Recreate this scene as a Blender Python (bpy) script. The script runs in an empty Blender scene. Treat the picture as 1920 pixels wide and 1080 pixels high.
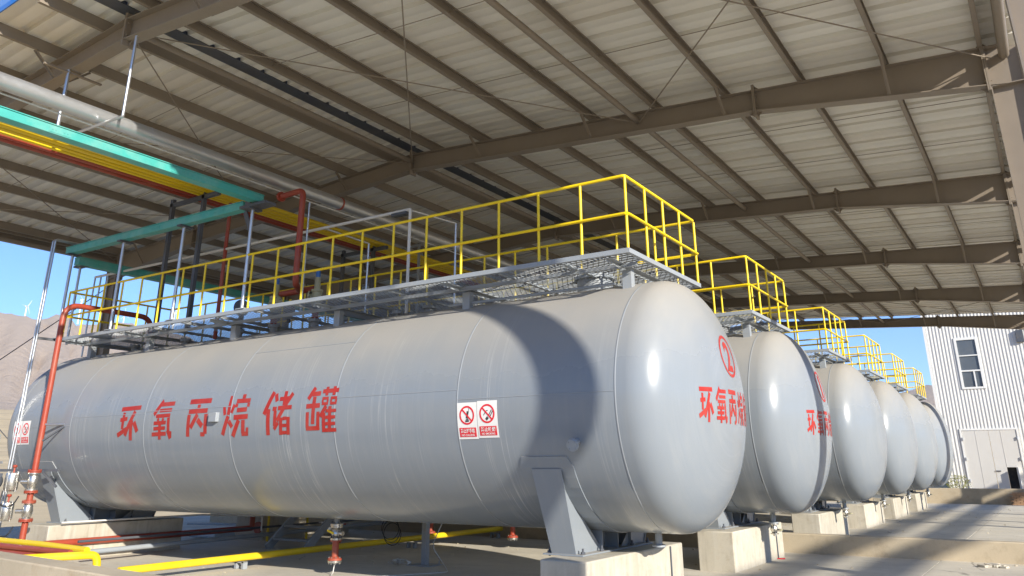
import bpy, bmesh, math, random
from mathutils import Vector, Matrix

random.seed(7)
S = bpy.context.scene
COL = S.collection
PI = math.pi
RAD = math.radians

# ------------------------------------------------------------------ camera
F, PYC = 1481.87, 360.0
YAW, PIT, ROL = -0.577537642, 0.333892298, -0.00299311895
fw = Vector((math.cos(PIT) * math.sin(YAW), math.cos(PIT) * math.cos(YAW), math.sin(PIT)))
rt = Vector((math.cos(YAW), -math.sin(YAW), 0))
up = rt.cross(fw)
r2 = rt * math.cos(ROL) + up * math.sin(ROL)
u2 = -rt * math.sin(ROL) + up * math.cos(ROL)
cam = bpy.data.cameras.new('camera')
co = bpy.data.objects.new('camera', cam)
COL.objects.link(co)
M = Matrix((r2, u2, -fw)).transposed().to_4x4()
M.translation = Vector((0, 0, 1.65))
co.matrix_world = M
cam.sensor_width = 36
cam.lens = F / 1920 * 36
cam.shift_y = -(540 - PYC) / 1920
cam.clip_start = 0.05
cam.clip_end = 9000
S.camera = co

# ------------------------------------------------------------------ light
SUN_AZ, SUN_EL = 115.0, 21.0
w = bpy.data.worlds.new('World')
S.world = w
w.use_nodes = True
nt = w.node_tree
bg = nt.nodes['Background']
sky = nt.nodes.new('ShaderNodeTexSky')
sky.sky_type = 'NISHITA'
sky.sun_disc = False
sky.sun_elevation = RAD(SUN_EL)
sky.sun_rotation = RAD(SUN_AZ)
sky.altitude = 3200
sky.air_density = 1.0
sky.dust_density = 0.1
sky.ozone_density = 6.0
nt.links.new(sky.outputs[0], bg.inputs[0])
bg.inputs[1].default_value = 0.108
sd = Vector((math.sin(RAD(SUN_AZ)) * math.cos(RAD(SUN_EL)), math.cos(RAD(SUN_AZ)) * math.cos(RAD(SUN_EL)), math.sin(RAD(SUN_EL))))
sl = bpy.data.lights.new('sun', 'SUN')
sl.energy = 3.7
sl.angle = RAD(0.75)
sl.color = (1.0, 0.935, 0.82)
so = bpy.data.objects.new('sun', sl)
so.rotation_euler = sd.to_track_quat('Z', 'Y').to_euler()
COL.objects.link(so)
S.view_settings.view_transform = 'Standard'
S.view_settings.look = 'None'
S.view_settings.gamma = 1
S.view_settings.use_curve_mapping = False
S.view_settings.exposure = 1.2
S.render.engine = 'CYCLES'
S.cycles.max_bounces = 10
S.cycles.diffuse_bounces = 6
S.cycles.use_denoising = True


# ------------------------------------------------------------------ materials
def node(nt, typ, **kw):
    n = nt.nodes.new(typ)
    for k, v in kw.items():
        setattr(n, k, v)
    return n


def base_mat(name, rough=0.5, metal=0.0):
    m = bpy.data.materials.new(name)
    m.use_nodes = True
    t = m.node_tree
    b = t.nodes['Principled BSDF']
    b.inputs['Roughness'].default_value = rough
    b.inputs['Metallic'].default_value = metal
    return m, t, b


def noise(t, scale, detail=4, rough=0.55, vec=None, dist=0.0):
    n = node(t, 'ShaderNodeTexNoise')
    n.inputs['Scale'].default_value = scale
    n.inputs['Detail'].default_value = detail
    n.inputs['Roughness'].default_value = rough
    n.inputs['Distortion'].default_value = dist
    if vec is not None:
        t.links.new(vec, n.inputs['Vector'])
    return n.outputs['Fac']


def ramp(t, fac, stops):
    r = node(t, 'ShaderNodeValToRGB')
    el = r.color_ramp.elements
    while len(el) < len(stops):
        el.new(0.5)
    for e, (p, c) in zip(el, stops):
        e.position = p
        e.color = (c, c, c, 1) if isinstance(c, (int, float)) else (*c, 1)
    t.links.new(fac, r.inputs[0])
    return r.outputs[0]


def mix(t, fac, a, b, blend='MIX'):
    n = node(t, 'ShaderNodeMix', data_type='RGBA', blend_type=blend)
    for idx, v in ((0, fac), (6, a), (7, b)):
        if isinstance(v, (int, float)):
            n.inputs[idx].default_value = v
        elif isinstance(v, tuple):
            n.inputs[idx].default_value = (*v, 1)
        else:
            t.links.new(v, n.inputs[idx])
    return n.outputs[2]


def math_n(t, op, a, b=None):
    n = node(t, 'ShaderNodeMath', operation=op)
    for i, v in ((0, a), (1, b)):
        if v is None:
            continue
        if isinstance(v, (int, float)):
            n.inputs[i].default_value = v
        else:
            t.links.new(v, n.inputs[i])
    return n.outputs[0]


def scaled(t, coord, s):
    mp = node(t, 'ShaderNodeMapping')
    mp.inputs['Scale'].default_value = s
    t.links.new(coord, mp.inputs[0])
    return mp.outputs[0]


def bump(t, b, h, strength, dist=0.02):
    n = node(t, 'ShaderNodeBump')
    n.inputs['Strength'].default_value = strength
    n.inputs['Distance'].default_value = dist
    t.links.new(h, n.inputs['Height'])
    t.links.new(n.outputs[0], b.inputs['Normal'])


def pos(t):
    return node(t, 'ShaderNodeNewGeometry').outputs['Position']


def obc(t):
    return node(t, 'ShaderNodeTexCoord').outputs['Object']


def paint(name, c, rough=0.45, metal=0.0, var=0.12, dirt=(0.30, 0.25, 0.19), dirt_amt=0.25, scale=3.0, rnd=0.0, spec=0.5):
    """plain paint or metal with blotchy wear and some dust"""
    m, t, b = base_mat(name, rough, metal)
    p = pos(t)
    n1 = noise(t, scale, 5, 0.6, p)
    c1 = mix(t, n1, tuple(v * (1 - var) for v in c), tuple(min(1, v * (1 + var)) for v in c))
    n2 = noise(t, scale * 0.37, 6, 0.65, p)
    d = math_n(t, 'MULTIPLY', ramp(t, n2, [(0.45, 0.0), (0.75, 1.0)]), dirt_amt)
    c2 = mix(t, d, c1, dirt)
    if rnd:
        oi = node(t, 'ShaderNodeObjectInfo').outputs['Random']
        c2 = mix(t, math_n(t, 'MULTIPLY', oi, rnd), c2, tuple(v * k for v, k in zip(c, (0.80, 0.74, 0.68))))
    t.links.new(c2, b.inputs['Base Color'])
    n3 = noise(t, scale * 6, 4, 0.6, p)
    rr = node(t, 'ShaderNodeMapRange')
    rr.inputs[3].default_value = max(0.05, rough - 0.1)
    rr.inputs[4].default_value = min(1, rough + 0.15)
    t.links.new(n3, rr.inputs[0])
    t.links.new(rr.outputs[0], b.inputs['Roughness'])
    b.inputs['Specular IOR Level'].default_value = spec
    bump(t, b, n3, 0.08, 0.01)
    return m


def tank_mat():
    m, t, b = base_mat('tank_grey_paint', 0.3)
    p = obc(t)
    # large soft tone changes
    n1 = noise(t, 0.8, 5, 0.6, p)
    c = mix(t, n1, (0.222, 0.250, 0.280), (0.252, 0.279, 0.308))
    # hair-thin rings left by rolling and grinding, bunched along the length
    xs = scaled(t, p, (1.0, 0.012, 0.012))
    a1 = noise(t, 9.0, 3, 0.7, xs)
    thin = ramp(t, a1, [(0.478, 0.0), (0.5, 1.0), (0.522, 0.0)])
    a2 = noise(t, 1.1, 2, 0.5, xs)
    grp = ramp(t, a2, [(0.47, 0.0), (0.6, 1.0)])
    br = ramp(t, noise(t, 2.2, 3, 0.6, p), [(0.35, 0.15), (0.65, 1.0)])
    gx = node(t, 'ShaderNodeNewGeometry')
    sxx = node(t, 'ShaderNodeSeparateXYZ')
    t.links.new(gx.outputs['Normal'], sxx.inputs[0])
    side = ramp(t, math_n(t, 'ABSOLUTE', sxx.outputs[0]), [(0.35, 1.0), (0.75, 0.12)])
    lines = math_n(t, 'MULTIPLY', math_n(t, 'MULTIPLY', math_n(t, 'MULTIPLY', thin, grp), br), side)
    c = mix(t, math_n(t, 'MULTIPLY', lines, 0.6), c, (0.52, 0.53, 0.53))
    # rain streaks running down the sides
    st = noise(t, 3.0, 4, 0.6, scaled(t, p, (3.0, 0.5, 0.22)))
    c = mix(t, math_n(t, 'MULTIPLY', ramp(t, st, [(0.5, 0.0), (0.8, 1.0)]), 0.22), c, (0.36, 0.36, 0.34))
    # dust lying on the upward half
    g = node(t, 'ShaderNodeNewGeometry')
    sx = node(t, 'ShaderNodeSeparateXYZ')
    t.links.new(g.outputs['Normal'], sx.inputs[0])
    dn = math_n(t, 'ADD', sx.outputs[2], math_n(t, 'MULTIPLY', math_n(t, 'SUBTRACT', noise(t, 1.1, 3, 0.5, p), 0.5), 0.5))
    dust = ramp(t, dn, [(-0.0, 0.0), (1.0, 0.9)])
    dust.node.color_ramp.interpolation = 'EASE'
    c = mix(t, dust, c, (0.375, 0.35, 0.31))
    t.links.new(c, b.inputs['Base Color'])
    rr = node(t, 'ShaderNodeMapRange')
    rr.inputs[3].default_value = 0.21
    rr.inputs[4].default_value = 0.6
    t.links.new(math_n(t, 'ADD', dust, math_n(t, 'MULTIPLY', noise(t, 12, 4, 0.6, p), 0.10)), rr.inputs[0])
    t.links.new(rr.outputs[0], b.inputs['Roughness'])
    b.inputs['Specular IOR Level'].default_value = 0.46
    hb = math_n(t, 'ADD', math_n(t, 'MULTIPLY', lines, 0.5), math_n(t, 'MULTIPLY', noise(t, 0.9, 2, 0.5, p), 4.0))
    bump(t, b, hb, 0.06, 0.012)
    return m


def concrete(name, c=(0.40, 0.36, 0.29), var=0.22, stain=(0.24, 0.20, 0.15), stain_amt=0.5, streak=False, rust=0.0, scale=1.0, rnd=0.0):
    m, t, b = base_mat(name, 0.85)
    p = pos(t)
    n1 = noise(t, 0.55 * scale, 8, 0.65, p, 0.3)
    n2 = noise(t, 3.5 * scale, 8, 0.7, p)
    n3 = noise(t, 40 * scale, 4, 0.7, p)
    c1 = mix(t, ramp(t, n1, [(0.3, 0.0), (0.7, 1.0)]), tuple(v * (1 - var) for v in c), tuple(v * (1 + var) for v in c))
    c1 = mix(t, math_n(t, 'MULTIPLY', ramp(t, n2, [(0.52, 0.0), (0.72, 1.0)]), stain_amt), c1, stain)
    c1 = mix(t, 0.35, c1, mix(t, n3, (0.15, 0.13, 0.10), (0.62, 0.58, 0.50)), 'SOFT_LIGHT')
    if streak:
        s = noise(t, 4.0, 5, 0.6, scaled(t, p, (2.2, 2.2, 0.18)))
        c1 = mix(t, math_n(t, 'MULTIPLY', ramp(t, s, [(0.48, 0.0), (0.7, 1.0)]), 0.45), c1, (0.60, 0.57, 0.50))
        s2 = noise(t, 5.5, 5, 0.6, scaled(t, p, (1.7, 1.7, 0.14)))
        c1 = mix(t, math_n(t, 'MULTIPLY', ramp(t, s2, [(0.55, 0.0), (0.75, 1.0)]), 0.4), c1, (0.20, 0.17, 0.13))
    if rust:
        r = noise(t, 1.7, 6, 0.7, p)
        c1 = mix(t, math_n(t, 'MULTIPLY', ramp(t, r, [(0.60, 0.0), (0.72, 1.0)]), rust), c1, (0.42, 0.24, 0.09))
    if rnd:
        oi = node(t, 'ShaderNodeObjectInfo').outputs['Random']
        c1 = mix(t, math_n(t, 'MULTIPLY', oi, rnd), c1, tuple(v * 0.72 for v in c))
        s3 = noise(t, 0.9, 6, 0.65, scaled(t, p, (0.22, 1.6, 1.0)), 0.4)
        c1 = mix(t, math_n(t, 'MULTIPLY', ramp(t, s3, [(0.5, 0.0), (0.66, 1.0)]), 0.35), c1, tuple(v * 0.72 for v in c))
        s4 = noise(t, 0.45, 7, 0.7, p, 1.2)
        c1 = mix(t, math_n(t, 'MULTIPLY', ramp(t, s4, [(0.60, 0.0), (0.64, 1.0)]), 0.25), c1, (0.28, 0.25, 0.21))
        s5 = noise(t, 1.3, 5, 0.6, p, 0.8)
        c1 = mix(t, math_n(t, 'MULTIPLY', ramp(t, s5, [(0.60, 0.0), (0.70, 1.0)]), 0.3), c1, (0.68, 0.65, 0.58))
        crack = node(t, 'ShaderNodeTexVoronoi', feature='DISTANCE_TO_EDGE')
        crack.inputs['Scale'].default_value = 0.28
        wob = node(t, 'ShaderNodeMix', data_type='VECTOR')
        nz = node(t, 'ShaderNodeTexNoise')
        nz.inputs['Scale'].default_value = 1.6
        nz.inputs['Detail'].default_value = 6
        t.links.new(p, nz.inputs['Vector'])
        wob.inputs[0].default_value = 0.25
        t.links.new(p, wob.inputs[4])
        t.links.new(nz.outputs['Color'], wob.inputs[5])
        t.links.new(wob.outputs[1], crack.inputs['Vector'])
        ck = ramp(t, crack.outputs['Distance'], [(0.0, 1.0), (0.0035, 0.0)])
        c1 = mix(t, math_n(t, 'MULTIPLY', ck, math_n(t, 'MULTIPLY', ramp(t, n1, [(0.48, 0.0), (0.56, 1.0)]), 0.7)), c1, (0.13, 0.115, 0.095))
    t.links.new(c1, b.inputs['Base Color'])
    b.inputs['Specular IOR Level'].default_value = 0.25
    hh = math_n(t, 'ADD', math_n(t, 'MULTIPLY', n2, 0.6), math_n(t, 'MULTIPLY', n3, 0.25))
    bump(t, b, hh, 0.35, 0.012)
    return m


def hill_mat():
    m, t, b = base_mat('hill_rock', 0.95)
    p = pos(t)
    g = node(t, 'ShaderNodeNewGeometry')
    sx = node(t, 'ShaderNodeSeparateXYZ')
    t.links.new(g.outputs['Position'], sx.inputs[0])
    n1 = noise(t, 0.012, 8, 0.65, p, 0.6)
    n2 = noise(t, 0.05, 6, 0.7, scaled(t, p, (1, 1, 4)))
    c = mix(t, n1, (0.40, 0.305, 0.225), (0.56, 0.455, 0.35))
    c = mix(t, math_n(t, 'MULTIPLY', n2, 0.5), c, (0.36, 0.30, 0.26))
    low = ramp(t, math_n(t, 'DIVIDE', sx.outputs[2], 100.0), [(0.22, 1.0), (0.42, 0.0)])
    fld = mix(t, noise(t, 0.03, 6, 0.6, scaled(t, p, (1, 1, 0.3))), (0.50, 0.41, 0.27), (0.62, 0.53, 0.37))
    c = mix(t, low, c, fld)
    t.links.new(c, b.inputs['Base Color'])
    bump(t, b, noise(t, 0.03, 8, 0.7, p), 1.0, 6.0)
    return m


MT = {
    'tank': tank_mat(),
    'steel': paint('beige_steel_paint', (0.245, 0.205, 0.162), 0.5, var=0.14, dirt_amt=0.3, scale=2.0),
    'sheet': paint('cream_roof_sheet', (0.80, 0.785, 0.72), 0.4, var=0.05, dirt=(0.55, 0.50, 0.42), dirt_amt=0.35, scale=1.2, rnd=0.5),
    'sheetblue': paint('blue_roof_trim', (0.02, 0.16, 0.55), 0.45),
    'yellow': paint('yellow_rail_paint', (0.88, 0.64, 0.005), 0.36, var=0.08, dirt=(0.45, 0.30, 0.08), dirt_amt=0.25, scale=4),
    'ypipe': paint('yellow_pipe_paint', (0.80, 0.57, 0.01), 0.4, var=0.08, dirt_amt=0.2),
    'red': paint('red_oxide_pipe_paint', (0.32, 0.048, 0.024), 0.42, var=0.15, dirt=(0.35, 0.16, 0.10), dirt_amt=0.4, scale=5),
    'grey': paint('grey_steel_paint', (0.30, 0.33, 0.36), 0.45, var=0.08, dirt_amt=0.25, scale=4),
    'dgrey': paint('dark_grey_steel_paint', (0.075, 0.085, 0.105), 0.5, var=0.2, dirt_amt=0.2),
    'galv': paint('galvanised_steel', (0.60, 0.61, 0.62), 0.32, 0.85, var=0.12, dirt_amt=0.1, scale=9),
    'alu': paint('aluminium_cladding', (0.56, 0.57, 0.58), 0.36, 0.75, var=0.1, dirt=(0.40, 0.27, 0.14), dirt_amt=0.3, scale=1.6),
    'stain': paint('stainless_valve', (0.62, 0.60, 0.55), 0.25, 0.9, var=0.12, dirt_amt=0.15, scale=8),
    'white': paint('white_paint', (0.76, 0.76, 0.74), 0.45, var=0.05, dirt_amt=0.12),
    'sign': paint('white_sign_board', (0.80, 0.79, 0.76), 0.4, var=0.03, dirt_amt=0.05),
    'signred': paint('red_sign_print', (0.72, 0.02, 0.035), 0.45, var=0.04, dirt_amt=0.0),
    'signblack': paint('black_sign_print', (0.05, 0.05, 0.055), 0.5, var=0.1, dirt_amt=0.0),
    'letter': paint('red_stencil_paint', (0.40, 0.022, 0.014), 0.5, var=0.25, dirt=(0.42, 0.14, 0.11), dirt_amt=0.35, scale=6),
    'teal': paint('teal_tray_paint', (0.06, 0.38, 0.34), 0.42, var=0.15, dirt=(0.30, 0.48, 0.42), dirt_amt=0.6, scale=5),
    'khaki': paint('khaki_valve_paint', (0.40, 0.37, 0.22), 0.45, var=0.1, dirt_amt=0.2),
    'blue': paint('blue_cap_paint', (0.03, 0.15, 0.45), 0.4),
    'pblue': paint('sky_tint_blue', (0.45, 0.55, 0.66), 0.5),  # sky reflected on the shaded floor, put in as pale blue
    'black': paint('black_rubber', (0.022, 0.022, 0.025), 0.6, var=0.2, dirt_amt=0.15),
    'wirewhite': paint('white_cable_jacket', (0.68, 0.67, 0.63), 0.5),
    'conc': concrete('floor_concrete', (0.62, 0.575, 0.485), 0.13, (0.36, 0.32, 0.26), 0.35, rnd=0.15),
    'pier': concrete('pier_concrete', (0.50, 0.465, 0.39), 0.2, (0.30, 0.245, 0.17), 0.45, streak=True, rust=0.45, scale=1.4),
    'wall': concrete('bund_concrete', (0.52, 0.445, 0.33), 0.16, (0.30, 0.235, 0.16), 0.45, streak=False, rust=0.25),
    'sand': concrete('sandy_ground', (0.60, 0.535, 0.42), 0.16, (0.33, 0.26, 0.18), 0.4, scale=0.5),
    'field': concrete('dry_grass_field', (0.60, 0.485, 0.305), 0.2, (0.42, 0.33, 0.20), 0.4, scale=0.12),
    'weld': paint('weld_grey_paint', (0.285, 0.31, 0.335), 0.42, var=0.1, dirt_amt=0.2),
    'brick': concrete('brick_clay', (0.42, 0.27, 0.17), 0.2, (0.28, 0.17, 0.11), 0.5),
    'cladding': paint('white_wall_cladding', (0.64, 0.635, 0.61), 0.5, var=0.05, dirt=(0.60, 0.55, 0.47), dirt_amt=0.2, scale=0.8),
    'door': paint('grey_gate_panel', (0.60, 0.585, 0.55), 0.5, var=0.05, dirt=(0.48, 0.43, 0.36), dirt_amt=0.3, scale=0.9),
    'glass': paint('dark_window_glass', (0.10, 0.115, 0.13), 0.12, var=0.1, dirt_amt=0.1, spec=0.7),
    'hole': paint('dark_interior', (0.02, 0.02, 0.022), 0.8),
    'leaf': paint('dry_leaf', (0.20, 0.21, 0.05), 0.6, var=0.4, dirt=(0.38, 0.32, 0.08), dirt_amt=0.7, scale=6),
    'hill': hill_mat(),
    'rooftile': paint('red_shed_roof', (0.45, 0.10, 0.06), 0.6),
}


# ------------------------------------------------------------------ mesh builder
ORG = {}


class MB:
    def __init__(s):
        s.v, s.f, s.flat = [], [], []

    def add(s, vs, fs, smooth=True):
        o = len(s.v)
        s.v += [Vector(v) for v in vs]
        for f in fs:
            s.f.append([i + o for i in f])
            s.flat.append(smooth)
        return s

    def obox(s, c, ax, ay, az):
        c = Vector(c)
        vs = [c + ax * i + ay * j + az * k for i in (-1, 1) for j in (-1, 1) for k in (-1, 1)]
        fs = [(0, 1, 3, 2), (4, 6, 7, 5), (0, 4, 5, 1), (2, 3, 7, 6), (0, 2, 6, 4), (1, 5, 7, 3)]
        if ax.cross(ay).dot(az) < 0:
            fs = [f[::-1] for f in fs]
        return s.add(vs, fs, False)

    def box(s, x0, y0, z0, x1, y1, z1):
        return s.obox(((x0 + x1) / 2, (y0 + y1) / 2, (z0 + z1) / 2), Vector((abs(x1 - x0) / 2, 0, 0)), Vector((0, abs(y1 - y0) / 2, 0)), Vector((0, 0, abs(z1 - z0) / 2)))

    def bar(s, p0, p1, wd, h, upv=(0, 0, 1)):
        p0, p1 = Vector(p0), Vector(p1)
        d = (p1 - p0)
        l = d.length
        d.normalize()
        sd_ = d.cross(Vector(upv))
        if sd_.length < 1e-4:
            sd_ = d.cross(Vector((1, 0, 0)))
        sd_.normalize()
        u = sd_.cross(d)
        return s.obox((p0 + p1) / 2, d * l / 2, sd_ * wd / 2, u * h / 2)

    def ring_sweep(s, centers, frames, rs, n, cap=True, smooth=True):
        vs = []
        for c, (a, b_), r in zip(centers, frames, rs):
            for k in range(n):
                t = 2 * PI * k / n
                vs.append(c + a * (r * math.cos(t)) + b_ * (r * math.sin(t)))
        fs = []
        m = len(centers)
        for i in range(m - 1):
            for k in range(n):
                k2 = (k + 1) % n
                fs.append((i * n + k, i * n + k2, (i + 1) * n + k2, (i + 1) * n + k))
        s.add(vs, fs, smooth)
        if cap:
            o = len(s.v) - m * n
            s.f.append([o + k for k in range(n)][::-1])
            s.flat.append(False)
            s.f.append([o + (m - 1) * n + k for k in range(n)])
            s.flat.append(False)
        return s

    def tube(s, pts, r, n=10, bend=0.0, cap=True, steps=6):
        pts = [Vector(p) for p in pts]
        path = [pts[0]]
        for i in range(1, len(pts) - 1):
            a, b_, c = pts[i - 1], pts[i], pts[i + 1]
            d1, d2 = (b_ - a).normalized(), (c - b_).normalized()
            if bend > 0 and d1.dot(d2) < 0.999:
                ang = d1.angle(d2)
                L = min(bend * math.tan(ang / 2), (b_ - a).length * 0.49, (c - b_).length * 0.49)
                q0, q1 = b_ - d1 * L, b_ + d2 * L
                for k in range(steps + 1):
                    t = k / steps
                    path.append(q0 * (1 - t) ** 2 + b_ * 2 * t * (1 - t) + q1 * t * t)
            else:
                path.append(b_)
        path.append(pts[-1])
        frames = []
        d0 = (path[1] - path[0]).normalized()
        a = d0.cross(Vector((0, 0, 1)))
        if a.length < 1e-3:
            a = d0.cross(Vector((1, 0, 0)))
        a.normalize()
        for i in range(len(path)):
            if i == 0:
                d = d0
            elif i == len(path) - 1:
                d = (path[i] - path[i - 1]).normalized()
            else:
                d = ((path[i] - path[i - 1]).normalized() + (path[i + 1] - path[i]).normalized()).normalized()
            a = (a - d * a.dot(d)).normalized()
            frames.append((a, d.cross(a)))
        return s.ring_sweep(path, frames, [r] * len(path), n, cap)

    def lathe(s, p0, axis, prof, n=16, smooth=True):
        """prof: list of (distance along axis, radius)"""
        p0, ax = Vector(p0), Vector(axis).normalized()
        a = ax.cross(Vector((0, 0, 1)))
        if a.length < 1e-3:
            a = ax.cross(Vector((1, 0, 0)))
        a.normalize()
        b_ = ax.cross(a)
        return s.ring_sweep([p0 + ax * t for t, r in prof], [(a, b_)] * len(prof), [max(r, 1e-4) for t, r in prof], n, True, smooth)

    def cyl(s, p0, p1, r, n=14):
        p0, p1 = Vector(p0), Vector(p1)
        return s.lathe(p0, p1 - p0, [(0, r), ((p1 - p0).length, r)], n)

    def prism(s, poly, o, ux, uy, th):
        """2-D outline (counter-clockwise seen along -ux x uy) given thickness th along ux x uy"""
        o, ux, uy = Vector(o), Vector(ux), Vector(uy)
        uz = ux.cross(uy).normalized() * th
        n = len(poly)
        vs = [o + ux * x + uy * y for x, y in poly] + [o + ux * x + uy * y + uz for x, y in poly]
        fs = [tuple(range(n))[::-1], tuple(range(n, 2 * n))] + [(i, (i + 1) % n, n + (i + 1) % n, n + i) for i in range(n)]
        return s.add(vs, fs, False)

    def mesh(s, name, mat, org=Vector((0, 0, 0)), ang=35):
        me = bpy.data.meshes.new(name)
        me.from_pydata([v - org for v in s.v], [], s.f)
        me.polygons.foreach_set('use_smooth', s.flat)
        me.set_sharp_from_angle(angle=RAD(ang))
        me.materials.append(MT[mat])
        me.update()
        return me

    def build(s, name, mat, parent=None, ang=35, bev=0.0):
        org = ORG.get(parent.name, Vector((0, 0, 0))) if parent else Vector((0, 0, 0))
        me = s.mesh(name, mat, org, ang)
        if bev:
            bm = bmesh.new()
            bm.from_mesh(me)
            bmesh.ops.bevel(bm, geom=bm.edges[:], offset=bev, segments=2, affect='EDGES', profile=0.5)
            bm.to_mesh(me)
            bm.free()
        o = bpy.data.objects.new(name, me)
        COL.objects.link(o)
        if parent:
            o.parent = parent
            ORG[o.name] = org
        return o


def tag(o, label=None, cat=None, group=None, kind=None):
    for k, v in (('label', label), ('category', cat), ('group', group), ('kind', kind)):
        if v:
            o[k] = v
    return o


def thing(name, label, cat, loc=(0, 0, 0), group=None):
    o = bpy.data.objects.new(name, None)
    COL.objects.link(o)
    o.location = loc
    o.empty_display_size = 0.2
    ORG[o.name] = Vector(loc)
    return tag(o, label, cat, group)


def inst(me, name, parent, off=(0, 0, 0), rotz=0.0):
    o = bpy.data.objects.new(name, me)
    COL.objects.link(o)
    o.parent = parent
    o.location = off
    o.rotation_euler.z = rotz
    ORG[o.name] = ORG.get(parent.name, Vector())
    return o


def copy_tree(o, parent=None):
    c = o.copy()
    COL.objects.link(c)
    if parent:
        c.parent = parent
    for ch in list(o.children):
        copy_tree(ch, c)
    return c


# flat print / lettering helpers ------------------------------------------------
def text_bm(body, size, bold=0.0, align='CENTER'):
    cu = bpy.data.curves.new('lettering', 'FONT')
    cu.body = body
    cu.size = size
    cu.offset = bold
    cu.align_x = align
    cu.align_y = 'CENTER'
    cu.resolution_u = 3
    ob = bpy.data.objects.new('lettering', cu)
    COL.objects.link(ob)
    dg = bpy.context.evaluated_depsgraph_get()
    me = bpy.data.meshes.new_from_object(ob.evaluated_get(dg))
    bm = bmesh.new()
    bm.from_mesh(me)
    bpy.data.objects.remove(ob)
    bpy.data.meshes.remove(me)
    bpy.data.curves.remove(cu)
    return bm


def fit_bm(bm, x0, y0, x1, y1):
    xs = [v.co.x for v in bm.verts]
    ys = [v.co.y for v in bm.verts]
    ax, bx, ay, by = min(xs), max(xs), min(ys), max(ys)
    for v in bm.verts:
        v.co.x = x0 + (v.co.x - ax) / (bx - ax) * (x1 - x0)
        v.co.y = y0 + (v.co.y - ay) / (by - ay) * (y1 - y0)
    return bm


def slice_bm(bm, step):
    xs = [v.co.x for v in bm.verts]
    ys = [v.co.y for v in bm.verts]
    for lo, hi, nrm in ((min(xs), max(xs), (1, 0, 0)), (min(ys), max(ys), (0, 1, 0))):
        k = math.floor(lo / step) + 1
        while k * step < hi:
            g = bm.verts[:] + bm.edges[:] + bm.faces[:]
            bmesh.ops.bisect_plane(bm, geom=g, plane_co=Vector(nrm) * (k * step), plane_no=nrm)
            k += 1
    return bm


def bm_append(dst, src):
    me = bpy.data.meshes.new('tmp')
    src.to_mesh(me)
    dst.from_mesh(me)
    bpy.data.meshes.remove(me)
    src.free()


def poly_bm(polys):
    bm = bmesh.new()
    for p in polys:
        vs = [bm.verts.new((x, y, 0)) for x, y in p]
        bm.faces.new(vs)
    return bm


def ring_polys(cx, cy, r0, r1, n=40):
    out = []
    for k in range(n):
        a, b_ = 2 * PI * k / n, 2 * PI * (k + 1) / n
        out.append([(cx + r0 * math.cos(a), cy + r0 * math.sin(a)), (cx + r1 * math.cos(a), cy + r1 * math.sin(a)),
                    (cx + r1 * math.cos(b_), cy + r1 * math.sin(b_)), (cx + r0 * math.cos(b_), cy + r0 * math.sin(b_))])
    return out


def stroke(x0, y0, x1, y1, wd):
    d = Vector((x1 - x0, y1 - y0))
    nrm = Vector((-d.y, d.x)).normalized() * wd / 2
    return [(x0 - nrm.x, y0 - nrm.y), (x1 - nrm.x, y1 - nrm.y), (x1 + nrm.x, y1 + nrm.y), (x0 + nrm.x, y0 + nrm.y)]


def bm_obj(bm, fn, name, mat, parent, step=0.06):
    slice_bm(bm, step)
    org = ORG.get(parent.name, Vector())
    for v in bm.verts:
        v.co = fn(v.co.x, v.co.y) - org
    me = bpy.data.meshes.new(name)
    bmesh.ops.recalc_face_normals(bm, faces=bm.faces[:])
    bm.to_mesh(me)
    bm.free()
    me.materials.append(MT[mat])
    o = bpy.data.objects.new(name, me)
    COL.objects.link(o)
    o.parent = parent
    ORG[o.name] = org
    return o


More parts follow.
